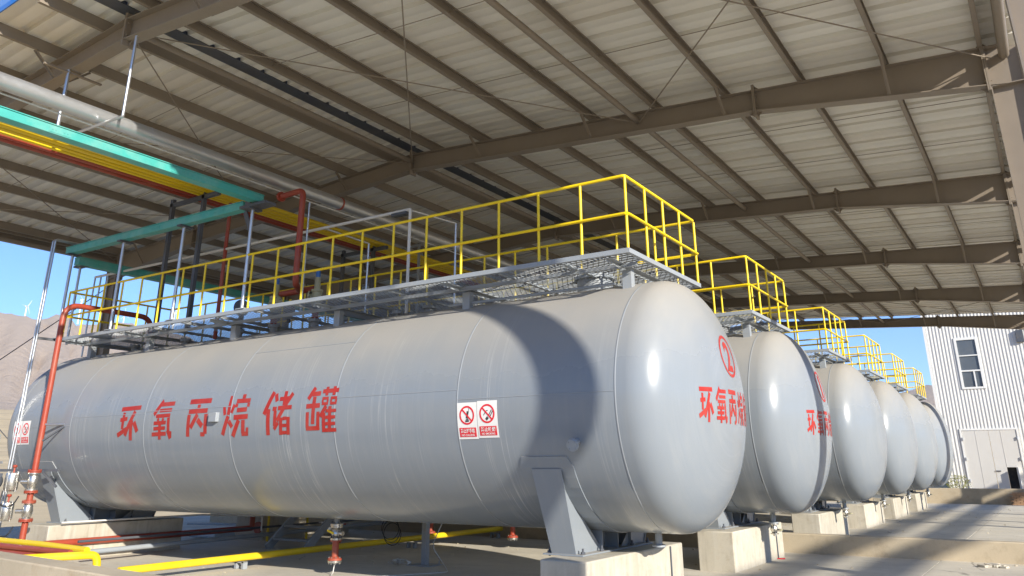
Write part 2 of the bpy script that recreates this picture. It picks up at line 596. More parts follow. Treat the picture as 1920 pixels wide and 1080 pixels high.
# ------------------------------------------------------------------ ground, terrain
def ground():
    mb = MB()
    # sheet that reaches the horizon: flat yard, then land rising to a rocky ridge
    azs = [-180 + i * 2.0 for i in range(181)]
    azs = sorted(set([a for a in azs if not -82 < a < -40] + [-82 + i * 0.4 for i in range(106)]))
    rs = [0, 15, 22, 25, 26.5, 28, 29.5, 31, 33, 35.5, 38, 41, 45, 52, 60, 70, 90, 110, 160, 230, 320, 420, 520, 600, 660, 720] + [760 + 45 * i for i in range(34)] + [2500, 3000, 3800, 5000]
    rnd = random.Random(3)
    ph = [(rnd.uniform(0, 6.28), rnd.uniform(0, 6.28)) for _ in range(12)]

    def rough(a, r):
        v = 0
        for i, (p, q_) in enumerate(ph):
            f = 1.45 ** i
            v += (abs(math.sin(a * f * 0.42 + p + 0.5 * math.sin(r * 0.004 * f + q_))) - 0.5) * (0.72 ** i)
        return v

    def height(az, r):
        left = 1.0 / (1 + math.exp((az + 50) / 3.0)) if az > -120 else 1.0 / (1 + math.exp((-az - 150) / 8.0))
        fe = 1.3 + 1.9 * left
        he = 4.0 + 4.4 * left
        fz = -0.09 + (0 if r < 45 else (1.65 + r * math.tan(RAD(fe))) * min(1, (r - 45) / 480) ** 1.3)
        xd = max(0.0, min(1.0, (-26.3 - r * math.sin(RAD(az))) / 5.0))
        fz -= 3.1 * xd * xd * (3 - 2 * xd) * max(0.0, min(1.0, (230 - r) / 140))
        if r <= 640:
            return fz
        t = min(1.0, (r - 640) / 1180)
        hz0 = 1.65 + 640 * math.tan(RAD(fe))
        top = 1.65 + 1820 * math.tan(RAD(he + 0.34 * rough(az, 1820) + 0.10 * rough(az * 4.1 + 3, 900)))
        s_ = t * t * (3 - 2 * t) * 0.55 + t * 0.45
        z = hz0 + (top - hz0) * s_ + 17 * rough(az * 1.3 + 7, r) * min(1, t * 2.5) * (1 - 0.6 * t)
        if r > 1820:
            z = max(20.0, z - (r - 1820) * 0.16)
        return z
    n = len(azs)
    vs = []
    for r in rs:
        for a in azs:
            vs.append((r * math.sin(RAD(a)), r * math.cos(RAD(a)), height(a, r)))
    fs = []
    for i in range(len(rs) - 1):
        for k in range(n - 1):
            if i == 0:
                fs.append((k, (i + 1) * n + k + 1, (i + 1) * n + k))
            else:
                fs.append((i * n + k, i * n + k + 1, (i + 1) * n + k + 1, (i + 1) * n + k))
    mb.add(vs, fs, True)
    o = mb.build('ground', 'hill', ang=60)
    tag(o, kind='structure')
    me = o.data
    me.materials.append(MT['field'])
    for p in me.polygons:
        c = p.center
        if math.hypot(c.x, c.y) < 650:
            p.material_index = 1
    # the yard stands on a terrace; its retaining wall faces the lower land on the left
    tag(MB().box(-26.6, -4.0, -4.2, -26.0, 43.3, -0.02).build('retaining_wall', 'wall'), 'concrete retaining wall along the left edge of the yard', 'wall')
    # concrete yard under the canopy, cast in bays
    y = tag(bpy.data.objects.new('floor', None), kind='structure')
    COL.objects.link(y)
    ORG[y.name] = Vector()
    xs = [-26, -21.3, -16.4, -11.6, -6.8, -2.1, 2.6, 7.3]
    ys = [-3.0, 0.6, 4.5, 8.3, 12.6, 17.45, 21.6, 25.8, 30.0, 34.2, 38.4, 43.0]
    for i in range(len(xs) - 1):
        for j in range(len(ys) - 1):
            dz = random.uniform(-0.004, 0.004)
            MB().box(xs[i] + 0.006, ys[j] + 0.006, -0.07, xs[i + 1] - 0.006, ys[j + 1] - 0.006, dz).build('slab', 'conc', y)
    return height


HEIGHT = ground()


# ------------------------------------------------------------------ canopy
FR = [6.12, 13.3, 20.05, 26.9, 33.9, 41.1]
XR = -11.45


def ztop(x):
    return 8.60 - 0.066 * abs(x - XR)


def zbot(x):
    d = abs(x - XR)
    pts = [(0, 8.21), (8.05, 7.66), (11.85, 7.14)]
    for (a, za), (b_, zb) in zip(pts, pts[1:]):
        if d <= b_:
            return za + (zb - za) * (d - a) / (b_ - a)
    return pts[-1][1]


def canopy():
    t = thing('steel_canopy', 'large beige open sided steel canopy over the row of grey tanks', 'canopy', (XR, 20, 0))
    half = [0, 1, 2.5, 4, 6, 8.05, 9.5, 11.0, 11.85]
    for fi, y in enumerate(FR):
        m = MB()
        for sg in (1, -1):
            for a, b_ in zip(half, half[1:]):
                xa, xb = XR + sg * a, XR + sg * b_
                A, B, C, D = (xa, zbot(xa)), (xb, zbot(xb)), (xb, ztop(xb)), (xa, ztop(xa))
                for (p, q_) in ((A, B), (D, C)):
                    off = 0.008 if p is A else -0.008
                    m.bar((p[0], y, p[1] + off), (q_[0], y, q_[1] + off), 0.22, 0.016)
                w_ = 0.008
                vs = [(xx, y + yy, zz) for yy in (-w_ / 2, w_ / 2) for xx, zz in ((A[0], A[1] + .016), (B[0], B[1] + .016), (C[0], C[1] - .016), (D[0], D[1] - .016))]
                m.add(vs, [(0, 1, 2, 3) if sg > 0 else (3, 2, 1, 0), (7, 6, 5, 4) if sg > 0 else (4, 5, 6, 7)], False)
        r = m.build('rafter', 'steel', t)
        # bolted end plates at ridge, knees and eaves, with corner gussets
        for x, ex in ((XR, 0.10), (XR + 8.05, 0.10), (XR - 8.05, 0.10), (XR + 11.62, 0.08), (XR - 11.62, 0.08)):
            p = MB()
            for k in (-1, 1):
                p.box(x + k * 0.012 - 0.010, y - 0.115, zbot(x) - ex, x + k * 0.012 + 0.010, y + 0.115, ztop(x) + ex)
                for zz, s2 in ((zbot(x) - 0.002, -1), (ztop(x) + 0.002, 1)):
                    p.prism([(0, 0), (0.1, 0), (0, 0.09)] if s2 * k > 0 else [(0, 0), (0, 0.09), (0.1, 0)], (x + k * 0.024, y - 0.004, zz), (k, 0, 0), (0, 0, s2), 0.008)
                for zz in (zbot(x) + 0.09, ztop(x) - 0.09):
                    for yy in (-0.065, 0.065):
                        p.cyl((x + k * 0.02, y + yy, zz), (x + k * 0.05, y + yy, zz), 0.017, 8)
            p.build('end_plate', 'steel', r)
        # stub columns: tapered I sections
        for sg in (1, -1):
            c = MB()
            xi = XR + sg * (11.75 if fi == 0 and sg > 0 else 11.65)
            zt = ztop(xi)
            d0, d1 = 0.28, 0.50
            xo0, xo1 = xi + sg * d0, xi + sg * d1
            c.obox((xi, y, zt / 2), Vector((0.008, 0, 0)), Vector((0, 0.10, 0)), Vector((0, 0, zt / 2)))
            c.bar((xo0, y, 0), (xo1, y, zt - 0.05), 0.20, 0.016, (1, 0, 0))
            vs = [(xi, y - .005, 0), (xo0, y - .005, 0), (xo1, y - .005, zt - .05), (xi, y - .005, zt - .05)]
            vs += [(a, y + .005, b_) for a, _, b_ in vs]
            c.add(vs, [(0, 1, 2, 3) if sg > 0 else (3, 2, 1, 0), (7, 6, 5, 4) if sg > 0 else (4, 5, 6, 7), (3, 2, 6, 7)], False)
            for zz in (7.14, 0.02):
                c.box(min(xi, xi + sg * (d1 - 0.05)), y - 0.1, zz, max(xi, xi + sg * (d1 - 0.05)), y + 0.1, zz + 0.014)
            c.build('column', 'steel', t)
    # purlins, C section opening away from the ridge
    px = [0.62 + 1.37 * i for i in range(9)] + [11.85]
    y0, y1 = 4.95, 41.7
    for sg in (1, -1):
        for i, d in enumerate(px):
            x = XR + sg * d
            z = ztop(x) + 0.004
            m = MB()
            m.box(x - 0.004, y0, z, x + 0.004, y1, z + 0.20)
            o = sg * 0.065
            for zz in (z + 0.003, z + 0.197):
                m.box(min(x + sg * 0.004, x + o), y0, zz - 0.003, max(x + sg * 0.004, x + o), y1, zz + 0.003)
            for za, zb in ((z + 0.006, z + 0.026), (z + 0.174, z + 0.194)):
                m.box(x + o - 0.003, y0, za, x + o + 0.003, y1, zb)
            m.build('purlin', 'steel', t)
    # fly braces from every second purlin to the rafter's lower flange
    for y in FR:
        for sg in (1, -1):
            for i, d in enumerate(px[1:-1]):
                if i % 2:
                    continue
                x = XR + sg * d
                for s2 in (-1, 1):
                    if y == FR[-1] and s2 > 0:
                        continue
                    m = MB()
                    a, b_ = (x + 0.03 * sg, y + s2 * 0.5, ztop(x) + 0.01), (x + 0.03 * sg, y + s2 * 0.10, zbot(x) + 0.03)
                    m.bar(a, b_, 0.05, 0.005)
                    m.bar((a[0] - .023, a[1], a[2] - .022), (b_[0] - .023, b_[1], b_[2] - .022), 0.005, 0.04)
                    m.build('fly_brace', 'steel', t)
    # round struts tying the frames
    for d, sg in ((5.75, 1), (5.75, -1), (0.0, 1), (11.9, 1), (11.9, -1)):
        x = XR + sg * d
        z = ztop(x) - 0.16
        for a, b_ in zip(FR, FR[1:]):
            m = MB().tube([(x, a + 0.03, z), (x, b_ - 0.03, z)], 0.057 if d < 11 else 0.075, 14)
            m.box(x - 0.07, a + 0.005, z - 0.09, x + 0.07, a + 0.03, z + 0.09)
            m.build('tie_tube', 'steel', t)
    # crossed rods in the first and last bays
    nd = [XR + 11.75, XR + 5.75, XR, XR - 5.75, XR - 11.75]
    for ya, yb in ((FR[0], FR[1]), (FR[4], FR[5])):
        for a, b_ in zip(nd, nd[1:]):
            for p, q_ in ((a, b_), (b_, a)):
                MB().tube([(p, ya + 0.02, ztop(p) - 0.22), (q_, yb - 0.02, ztop(q_) - 0.20 - (0.03 if p == a else 0))], 0.011, 8).build('brace_rod', 'steel', t)
    for x in (XR + 11.8, XR - 11.8):
        for (za, zb) in ((0.3, 7.0), (7.0, 0.3)):
            if x > 0 and True:
                continue
            MB().tube([(x, FR[0], za), (x + 0.03 * (za > 1), FR[1], zb)], 0.013, 8).build('brace_rod', 'dgrey', t)
    # sag rods between purlins
    for a, b_ in zip(FR, FR[1:]):
        for f in (1 / 3, 2 / 3):
            y = a + (b_ - a) * f
            for sg in (1, -1):
                xa, xb = XR + sg * 0.6, XR + sg * 11.85
                MB().tube([(xa, y, ztop(xa) + 0.11), (xb, y, ztop(xb) + 0.11)], 0.007, 6).build('sag_rod', 'steel', t)
    # roof sheets: one object a sheet, ribs standing up (grooves from below)
    pitch = 0.566
    prof = [(0, 0), (0.205, 0), (0.213, 0.004), (0.237, 0.004), (0.245, 0), (0.425, 0), (0.44, 0.075), (0.551, 0.075), (0.566, 0)]
    ye = 4.86
    nsh = int((41.75 - ye) / pitch)
    for sg in (1, -1):
        m = MB()
        xa, xb = XR + sg * (0.02 if sg > 0 else 0.2), XR + (12.16 if sg > 0 else -12.35)
        za, zb = ztop(xa) + 0.207, ztop(xb) + 0.207
        vs = []
        for (x, z) in ((xa, za), (xb, zb)):
            for dz in (0, 0.012):
                vs += [(x, yy, z + zz + dz) for yy, zz in prof]
        n = len(prof)
        fs = []
        for i in range(n - 1):
            fs += [(i, i + 1, 2 * n + i + 1, 2 * n + i), (n + i, 3 * n + i, 3 * n + i + 1, n + i + 1)]
            fs += [(2 * n + i, 2 * n + i + 1, 3 * n + i + 1, 3 * n + i), (i, n + i, n + i + 1, i + 1)]
        if sg < 0:
            fs = [f[::-1] for f in fs]
        m.add(vs, fs, False)
        me = m.mesh('roof_panel', 'sheet', ORG[t.name])
        for k in range(nsh):
            inst(me, 'roof_panel', t, (0, ye + k * pitch, 0))
        tr = MB()
        tr.bar((xa, ye - 0.012, za + 0.03), (xb, ye - 0.012, zb + 0.03), 0.02, 0.10)
        tr.build('verge_trim', 'sheetblue', t)
    cp = MB()
    for sg in (1, -1):
        cp.bar((XR, (ye + 41.2) / 2, ztop(XR) + 0.312), (XR + sg * 0.3, (ye + 41.2) / 2, ztop(XR) + 0.292), 41.2 - ye, 0.006)
    cp.build('ridge_cap', 'dgrey', t)
    MB().box(XR - 0.24, ye, ztop(XR) + 0.186, XR + 0.06, 41.2, ztop(XR) + 0.2).build('ridge_shade_strip', 'dgrey', t)  # dark strip standing in for the unlit hollow under the ridge cap
    for sg in (-1,):
        x = XR + sg * 12.30
        z = ztop(x) + 0.09
        g = MB()
        g.box(min(x, x + sg * 0.22), ye, z - 0.16, max(x, x + sg * 0.22), 41.2, z - 0.15)
        g.box(x - 0.004, ye, z - 0.15, x + 0.004, 41.2, z + 0.118)
        g.box(x + sg * 0.22 - 0.004, ye, z - 0.15, x + sg * 0.22 + 0.004, 41.2, z + 0.08)
        g.build('gutter', 'steel', t)
    return t


canopy()

# ------------------------------------------------------------------ tanks
TY = [10.2, 15.3, 21.25, 26.45, 31.35, 36.4]
ZC, RT = 2.44, 1.60
XA, XB, HD = -18.0, -4.05, 0.74
RINGS = [-4.18, -6.48, -8.72, -11.05, -13.38, -15.75, -17.85]


def on_cyl(yc, x0, a0, eps):
    def fn(u, v):
        a = a0 + v / RT
        return Vector((x0 + u, yc - (RT + eps) * math.cos(a), ZC + (RT + eps) * math.sin(a)))
    return fn


def on_head(yc, eps):
    def fn(u, v):
        q_ = max(0.0, 1 - ((u / RT) ** 2 + ((v - ZC) / RT) ** 2))
        return Vector((XB + HD * math.sqrt(q_) + eps, yc + u, v))
    return fn


def make_tank(yc, label):
    t = thing('storage_tank', label, 'storage tank', (-11.05, yc, 0), 'grey horizontal storage tanks in a row')
    N = 96
    prof = []
    for i in range(1, 17):
        a = PI / 2 * i / 16
        prof.append((XA - HD * math.cos(a), RT * math.sin(a)))
    for i in range(1, 24):
        prof.append((XA + (XB - XA) * i / 24, RT))
    for i in range(16, 0, -1):
        a = PI / 2 * i / 16
        prof.append((XB + HD * math.cos(a), RT * math.sin(a)))
    m = MB()
    p0 = Vector((prof[0][0], yc, ZC))
    m.lathe(p0, (1, 0, 0), [(x - prof[0][0], r) for x, r in prof], N)
    m.build('shell', 'tank', t, 60)
    for x in RINGS:
        rr = [(-0.016, RT - 0.004), (-0.008, RT + 0.003), (0.008, RT + 0.003), (0.016, RT - 0.004)]
        if x < XA or x > XB:
            pass
        MB().lathe((x, yc, ZC), (1, 0, 0), rr, N).build('weld_ring', 'weld', t, 80)
    sm = MB()
    for xa, xb, deg in ((RINGS[1], RINGS[0], 1.5), (RINGS[3], RINGS[2], 40), (RINGS[4], RINGS[3], 5), (RINGS[5], RINGS[4], 4), (RINGS[6], RINGS[5], -1), (RINGS[2], RINGS[1], 6)):
        a = RAD(deg)
        c = Vector((0, yc - (RT + .001) * math.cos(a), ZC + (RT + .001) * math.sin(a)))
        tn = Vector((0, math.sin(a), math.cos(a)))
        sm.obox(c + Vector(((xa + xb) / 2, 0, 0)), Vector(((xb - xa) / 2 - .016, 0, 0)), tn * 0.0045, Vector((0, -math.cos(a), math.sin(a))) * 0.0025)
    sm.build('weld_seam', 'weld', t)
    # saddles: wrap plate, web, two horn plates, ribs, base plate
    for xs in (-5.25, -16.75):
        w_ = MB()
        a0, a1, K = RAD(-25), RAD(-155), 26
        hw = 0.38
        for i in range(K):
            aa, ab = a0 + (a1 - a0) * i / K, a0 + (a1 - a0) * (i + 1) / K
            pts = []
            for a in (aa, ab):
                ww = hw - (0.06 if (a == a0 or abs(a - a1) < 1e-6) else 0)
                for r_ in (RT - 0.003, RT + 0.013):
                    for xx in (-ww, ww):
                        pts.append((xs + xx, yc - r_ * math.cos(a), ZC + r_ * math.sin(a)))
            w_.add(pts, [(2, 3, 7, 6), (0, 2, 6, 4), (1, 5, 7, 3)] + ([(0, 1, 3, 2)] if i == 0 else []) + ([(4, 6, 7, 5)] if i == K - 1 else []), True)
        s = w_.build('saddle_pad', 'tank', t)
        b_ = MB()
        b_.box(xs - 0.28, yc - 1.04, 0.618, xs + 0.28, yc + 1.04, 0.636)
        b_.build('base_plate', 'tank', s)
        for bx in (-0.235, 0.235):
            for by in (-0.95, -0.45, 0.45, 0.95):
                ab = MB()
                ab.cyl((xs + bx, yc + by, 0.6), (xs + bx, yc + by, 0.70), 0.014, 8)
                ab.lathe((xs + bx, yc + by, 0.637), (0, 0, 1), [(0, 0.028), (0.025, 0.028)], 6)
                ab.build('anchor_bolt', 'dgrey', s)
        for sg in (-1, 1):
            # outer horn plate, leaning from the base up to the pad
            h = MB()
            aa = RAD(-30.5)
            top = Vector((xs, yc + sg * (RT + 0.02) * math.cos(aa), ZC + (RT + 0.02) * math.sin(aa)))
            bot = Vector((xs, yc + sg * 1.0, 0.636))
            dn_ = (top - bot).normalized().cross(Vector((1, 0, 0))) * 0.008
            q8 = [v + e for e in (-dn_, dn_) for v in (bot - Vector((.17, 0, 0)), bot + Vector((.17, 0, 0)), top + Vector((.21, 0, 0)), top - Vector((.21, 0, 0)))]
            h.add(q8, [(0, 3, 2, 1), (4, 5, 6, 7), (0, 1, 5, 4), (1, 2, 6, 5), (2, 3, 7, 6), (3, 0, 4, 7)], False)
            h.build('horn_plate', 'tank', s)
            # side web, cut to the belly
            pol = [(sg * 1.0, 0.636), (sg * (RT + 0.01) * math.cos(aa), ZC + (RT + 0.01) * math.sin(aa))]
            for i in range(1, 13):
                a = aa + (RAD(-62) - aa) * i / 12
                pol.append((sg * (RT + 0.013) * math.cos(a), ZC + (RT + 0.013) * math.sin(a)))
            pol.append((sg * 0.28, 0.636))
            for xo in (-0.15, 0.15):
                if sg > 0:
                    pp = pol
                else:
                    pp = pol[::-1]
                g = MB()
                g.prism(pp, (xs + xo - 0.006, yc, 0), (0, 1, 0), (0, 0, 1), 0.012)
                g.build('side_web', 'tank', s)
        c = MB()
        pol = []
        for i in range(13):
            a = RAD(-118) + RAD(56) * i / 12
            pol.append(((RT + 0.013) * math.cos(a), ZC + (RT + 0.013) * math.sin(a)))
        pol = [(-0.75, 0.636), (0.75, 0.636)] + pol[::-1]
        c.prism(pol, (xs - 0.008, yc, 0), (0, 1, 0), (0, 0, 1), 0.016)
        for yy in (-0.35, 0.1, 0.5):
            c.box(xs - 0.2, yc + yy - 0.006, 0.636, xs - 0.008, yc + yy + 0.006, ZC - math.sqrt((RT + .01) ** 2 - yy * yy))
            c.box(xs + 0.008, yc + yy - 0.006, 0.636, xs + 0.2, yc + yy + 0.006, ZC - math.sqrt((RT + .01) ** 2 - yy * yy))
        c.build('centre_web', 'tank', s)
    # nozzles along the crown, a manhole, a side nozzle
    zt = ZC + RT
    for x, r, h in ((-5.2, 0.26, 0.20), (-8.3, 0.07, 0.12), (-9.0, 0.055, 0.10), (-10.3, 0.055, 0.12), (-11.0, 0.08, 0.16), (-12.1, 0.08, 0.16), (-13.1, 0.055, 0.16), (-14.8, 0.07, 0.12), (-16.6, 0.07, 0.14)):
        m = MB()
        m.lathe((x, yc, zt - 0.06), (0, 0, 1), [(0, r), (0.06 + h - 0.03, r), (0.06 + h - 0.03, r * 1.0 + 0.045), (0.06 + h - 0.006, r + 0.045), (0.06 + h - 0.006, r + 0.04), (0.06 + h + 0.02, r + 0.04)], 22)
        nb = 8 if r < 0.2 else 16
        for k in range(nb):
            a = 2 * PI * k / nb
            bx, by = x + (r + 0.024) * math.cos(a), yc + (r + 0.024) * math.sin(a)
            m.cyl((bx, by, zt + h - 0.05), (bx, by, zt + h + 0.045), 0.009, 6)
        m.build('manhole' if r > 0.2 else 'nozzle', 'grey', t)
    a = RAD(-18.8)
    dr = Vector((0, -math.cos(a), math.sin(a)))
    m = MB()
    m.lathe(Vector((-4.74, yc, ZC)) + dr * (RT - 0.03), dr, [(0, 0.035), (0.14, 0.035), (0.14, 0.075), (0.165, 0.075), (0.167, 0.07), (0.185, 0.07)], 18)
    for k in range(4):
        q_ = Vector((-4.74, yc, ZC)) + dr * (RT + 0.10) + Vector((math.cos(k * PI / 2 + .78), 0, 0)) * 0.055 + dr.cross(Vector((1, 0, 0))) * 0.055 * math.sin(k * PI / 2 + .78)
        m.cyl(q_, q_ + dr * 0.065, 0.009, 6)
    m.build('side_nozzle', 'grey', t)
    MB().tube([(-4.43, yc, ZC - RT + 0.05), (-4.43, yc, 0.70)], 0.045, 14).lathe((-4.43, yc, 0.70), (0, 0, -1), [(0, 0.085), (0.022, 0.085)], 18).build('drain_stub', 'grey', t)
    MB().tube([(-10.1, yc, ZC - RT + 0.05), (-10.1, yc, 0.76)], 0.045, 14).build('outlet_stub', 'grey', t)
    # heat tracing pipe lying on the crown
    MB().tube([(-4.6, yc - 0.62, zt - 0.06), (-7.4, yc - 0.62, zt - 0.06)], 0.022, 10).build('crown_pipe', 'grey', t)
    return t


tank1 = make_tank(TY[0], 'nearest grey storage tank, red circled 2 on its end, red characters along its side')
tank2 = copy_tree(tank1)
tank2.location.y = TY[1]
ORG[tank2.name] = Vector(tank2.location)
tank2['label'] = 'second grey storage tank, red circled 1 on its rounded end and shaded stripe across it'
for y, lb in ((TY[2], 'third grey storage tank counted from the nearest, first one with a blank end'),
              (TY[3], 'fourth grey storage tank from the nearest, blank end between third and fifth'),
              (TY[4], 'fifth grey storage tank from the nearest, blank end just before the last tank'),
              (TY[5], 'farthest grey storage tank, last of the row before the white warehouse')):
    c = copy_tree(tank1)
    c.location.y = y
    c['label'] = lb

GLYPHS = [
    # each stroke of the stencil: x0, y0, x1, y1, width on a 10 x 10 grid
    [(0.6, 9.0, 9.7, 9.2, 1.25), (2.4, 8.0, 2.2, 3.3, 1.2), (0.9, 5.9, 4.2, 6.2, 1.15), (0.0, 1.5, 4.3, 3.3, 1.3), (7.4, 8.2, 3.6, 1.4, 1.35), (6.4, 5.6, 6.3, 0.0, 1.45), (7.6, 5.2, 9.4, 2.4, 1.4)],
    [(3.9, 10.0, 0.4, 6.4, 1.3), (3.4, 9.0, 9.8, 9.1, 1.1), (3.0, 7.4, 9.0, 7.5, 0.95), (1.6, 6.0, 8.6, 6.1, 0.95), (8.0, 5.5, 8.3, 2.2, 1.3), (8.0, 2.4, 9.3, 0.2, 1.4), (9.3, 0.3, 9.5, 2.0, 0.9),
     (2.6, 5.4, 3.2, 4.7, 0.9), (5.6, 5.4, 5.0, 4.7, 0.9), (0.9, 4.2, 6.9, 4.3, 0.95), (1.0, 2.8, 6.7, 2.9, 0.9), (0.2, 1.35, 7.2, 1.45, 1.0), (4.0, 4.0, 4.0, 0.0, 1.3)],
    [(0.7, 9.3, 9.9, 9.3, 1.35), (5.0, 8.4, 5.0, 7.2, 1.3), (0.9, 6.6, 9.0, 6.7, 1.2), (1.3, 5.8, 1.1, 0.0, 1.4), (8.6, 5.8, 8.6, 0.6, 1.4), (6.6, 0.5, 8.4, 0.5, 1.1), (4.9, 5.8, 2.3, 2.3, 1.4), (5.1, 4.4, 7.3, 2.6, 1.4)],
    [(2.5, 9.8, 2.2, 5.2, 1.15), (2.2, 4.9, 0.3, 0.4, 1.25), (0.3, 7.2, 0.9, 5.2, 1.0), (4.1, 7.6, 3.3, 5.6, 1.0), (2.6, 3.7, 3.9, 2.2, 1.1), (7.2, 10.0, 7.2, 9.0, 1.2), (4.7, 8.4, 9.8, 8.4, 1.05),
     (5.0, 7.8, 4.9, 6.9, 0.95), (9.4, 7.8, 9.3, 6.9, 0.95), (5.3, 6.2, 9.0, 6.3, 1.05), (4.4, 4.5, 9.6, 4.6, 1.15), (6.3, 3.8, 4.2, 0.0, 1.3), (8.0, 3.8, 8.0, 0.7, 1.25), (7.5, 0.55, 9.9, 0.55, 1.0), (9.5, 0.9, 9.6, 2.0, 0.85)],
    [(2.8, 10.0, 0.2, 4.8, 1.25), (1.7, 6.0, 1.8, 0.0, 1.3), (3.7, 9.5, 4.4, 7.7, 1.1), (3.2, 6.0, 4.6, 6.0, 0.95), (4.2, 5.5, 4.2, 2.0, 1.05), (4.0, 1.3, 5.4, 2.8, 0.95), (7.2, 10.0, 7.1, 6.7, 1.1), (5.3, 8.2, 9.0, 8.3, 0.95),
     (5.1, 6.1, 9.9, 6.2, 0.95), (9.7, 9.4, 5.0, 3.2, 1.1), (6.4, 3.9, 6.4, 0.0, 1.1), (9.0, 4.0, 9.0, 0.0, 1.1), (7.0, 3.7, 8.4, 3.7, 0.8), (7.0, 2.1, 8.4, 2.1, 0.75), (7.0, 0.5, 8.4, 0.5, 0.8)],
    [(2.2, 10.0, 0.4, 7.4, 1.1), (1.6, 8.5, 4.3, 8.6, 1.05), (0.0, 5.8, 4.5, 5.9, 1.05), (2.5, 7.9, 2.4, 1.8, 1.1), (0.6, 4.5, 0.6, 1.0, 1.0), (4.1, 4.5, 4.1, 1.0, 1.0), (0.2, 0.9, 4.6, 0.9, 0.95), (4.9, 9.0, 10.0, 9.1, 0.95),
     (6.3, 10.0, 6.3, 8.0, 0.9), (8.6, 10.0, 8.6, 8.0, 0.9), (5.1, 7.4, 7.1, 7.4, 0.62), (5.1, 6.2, 7.1, 6.2, 0.62), (5.3, 7.1, 5.3, 6.5, 0.55), (6.9, 7.1, 6.9, 6.5, 0.55), (7.8, 7.4, 9.8, 7.4, 0.62), (7.8, 6.2, 9.8, 6.2, 0.62),
     (8.0, 7.1, 8.0, 6.5, 0.55), (9.6, 7.1, 9.6, 6.5, 0.55), (6.6, 5.7, 4.9, 3.4, 1.0), (6.0, 4.2, 6.0, 0.0, 1.0), (7.9, 5.6, 7.9, 0.4, 0.95), (6.6, 4.6, 9.9, 4.6, 0.72), (6.6, 3.2, 9.7, 3.2, 0.72), (6.6, 1.8, 9.7, 1.8, 0.72), (6.5, 0.4, 10.0, 0.4, 0.8)],
]


def stencil(tank, strokes, fnmaker, x0, y0, w_, h_):
    """one hand-stencilled character: every stroke its own thin layer of paint"""
    org = ORG[tank.name]
    out = bmesh.new()
    for k, (a, b_, c, d, wd) in enumerate(strokes):
        q_ = stroke(a, b_, c, d, wd)
        bm = poly_bm([[(x0 + p[0] / 10 * w_, y0 + p[1] / 10 * h_) for p in q_]])
        slice_bm(bm, 0.06)
        fn = fnmaker(0.0022 + 0.00022 * k)
        for v in bm.verts:
            v.co = fn(v.co.x, v.co.y) - org
        bm_append(out, bm)
    me = bpy.data.meshes.new('red_character')
    out.to_mesh(me)
    out.free()
    me.materials.append(MT['letter'])
    o = bpy.data.objects.new('red_character', me)
    COL.objects.link(o)
    o.parent = tank


# side lettering on the nearest tank
for i, g_ in enumerate(GLYPHS):
    stencil(tank1, g_, lambda e: on_cyl(TY[0], 0, 0, e), (-14.16, -13.13, -12.19, -11.24, -10.25, -9.31)[i], (-0.34, -0.34, -0.31, -0.33, -0.33, -0.31)[i], (0.64, 0.57, 0.61, 0.65, 0.63, 0.64)[i], (0.61, 0.65, 0.61, 0.65, 0.65, 0.65)[i])
for tk, yc, num in ((tank1, TY[0], '2'), (tank2, TY[1], '1')):
    for i, g_ in enumerate(GLYPHS):
        stencil(tk, g_, lambda e: on_head(yc, e), -0.88 + i * 0.36, 2.14, 0.30, 0.42)
    bm = poly_bm(ring_polys(0.11, 3.00, 0.235, 0.275))
    b2 = text_bm(num, 0.4, 0.012)
    fit_bm(b2, *((0.0, 2.80, 0.22, 3.19) if num == '2' else (0.06, 2.80, 0.16, 3.19)))
    bm_append(bm, b2)
    bm_obj(bm, on_head(yc, 0.003), 'circled_number', 'letter', tk, 0.07)


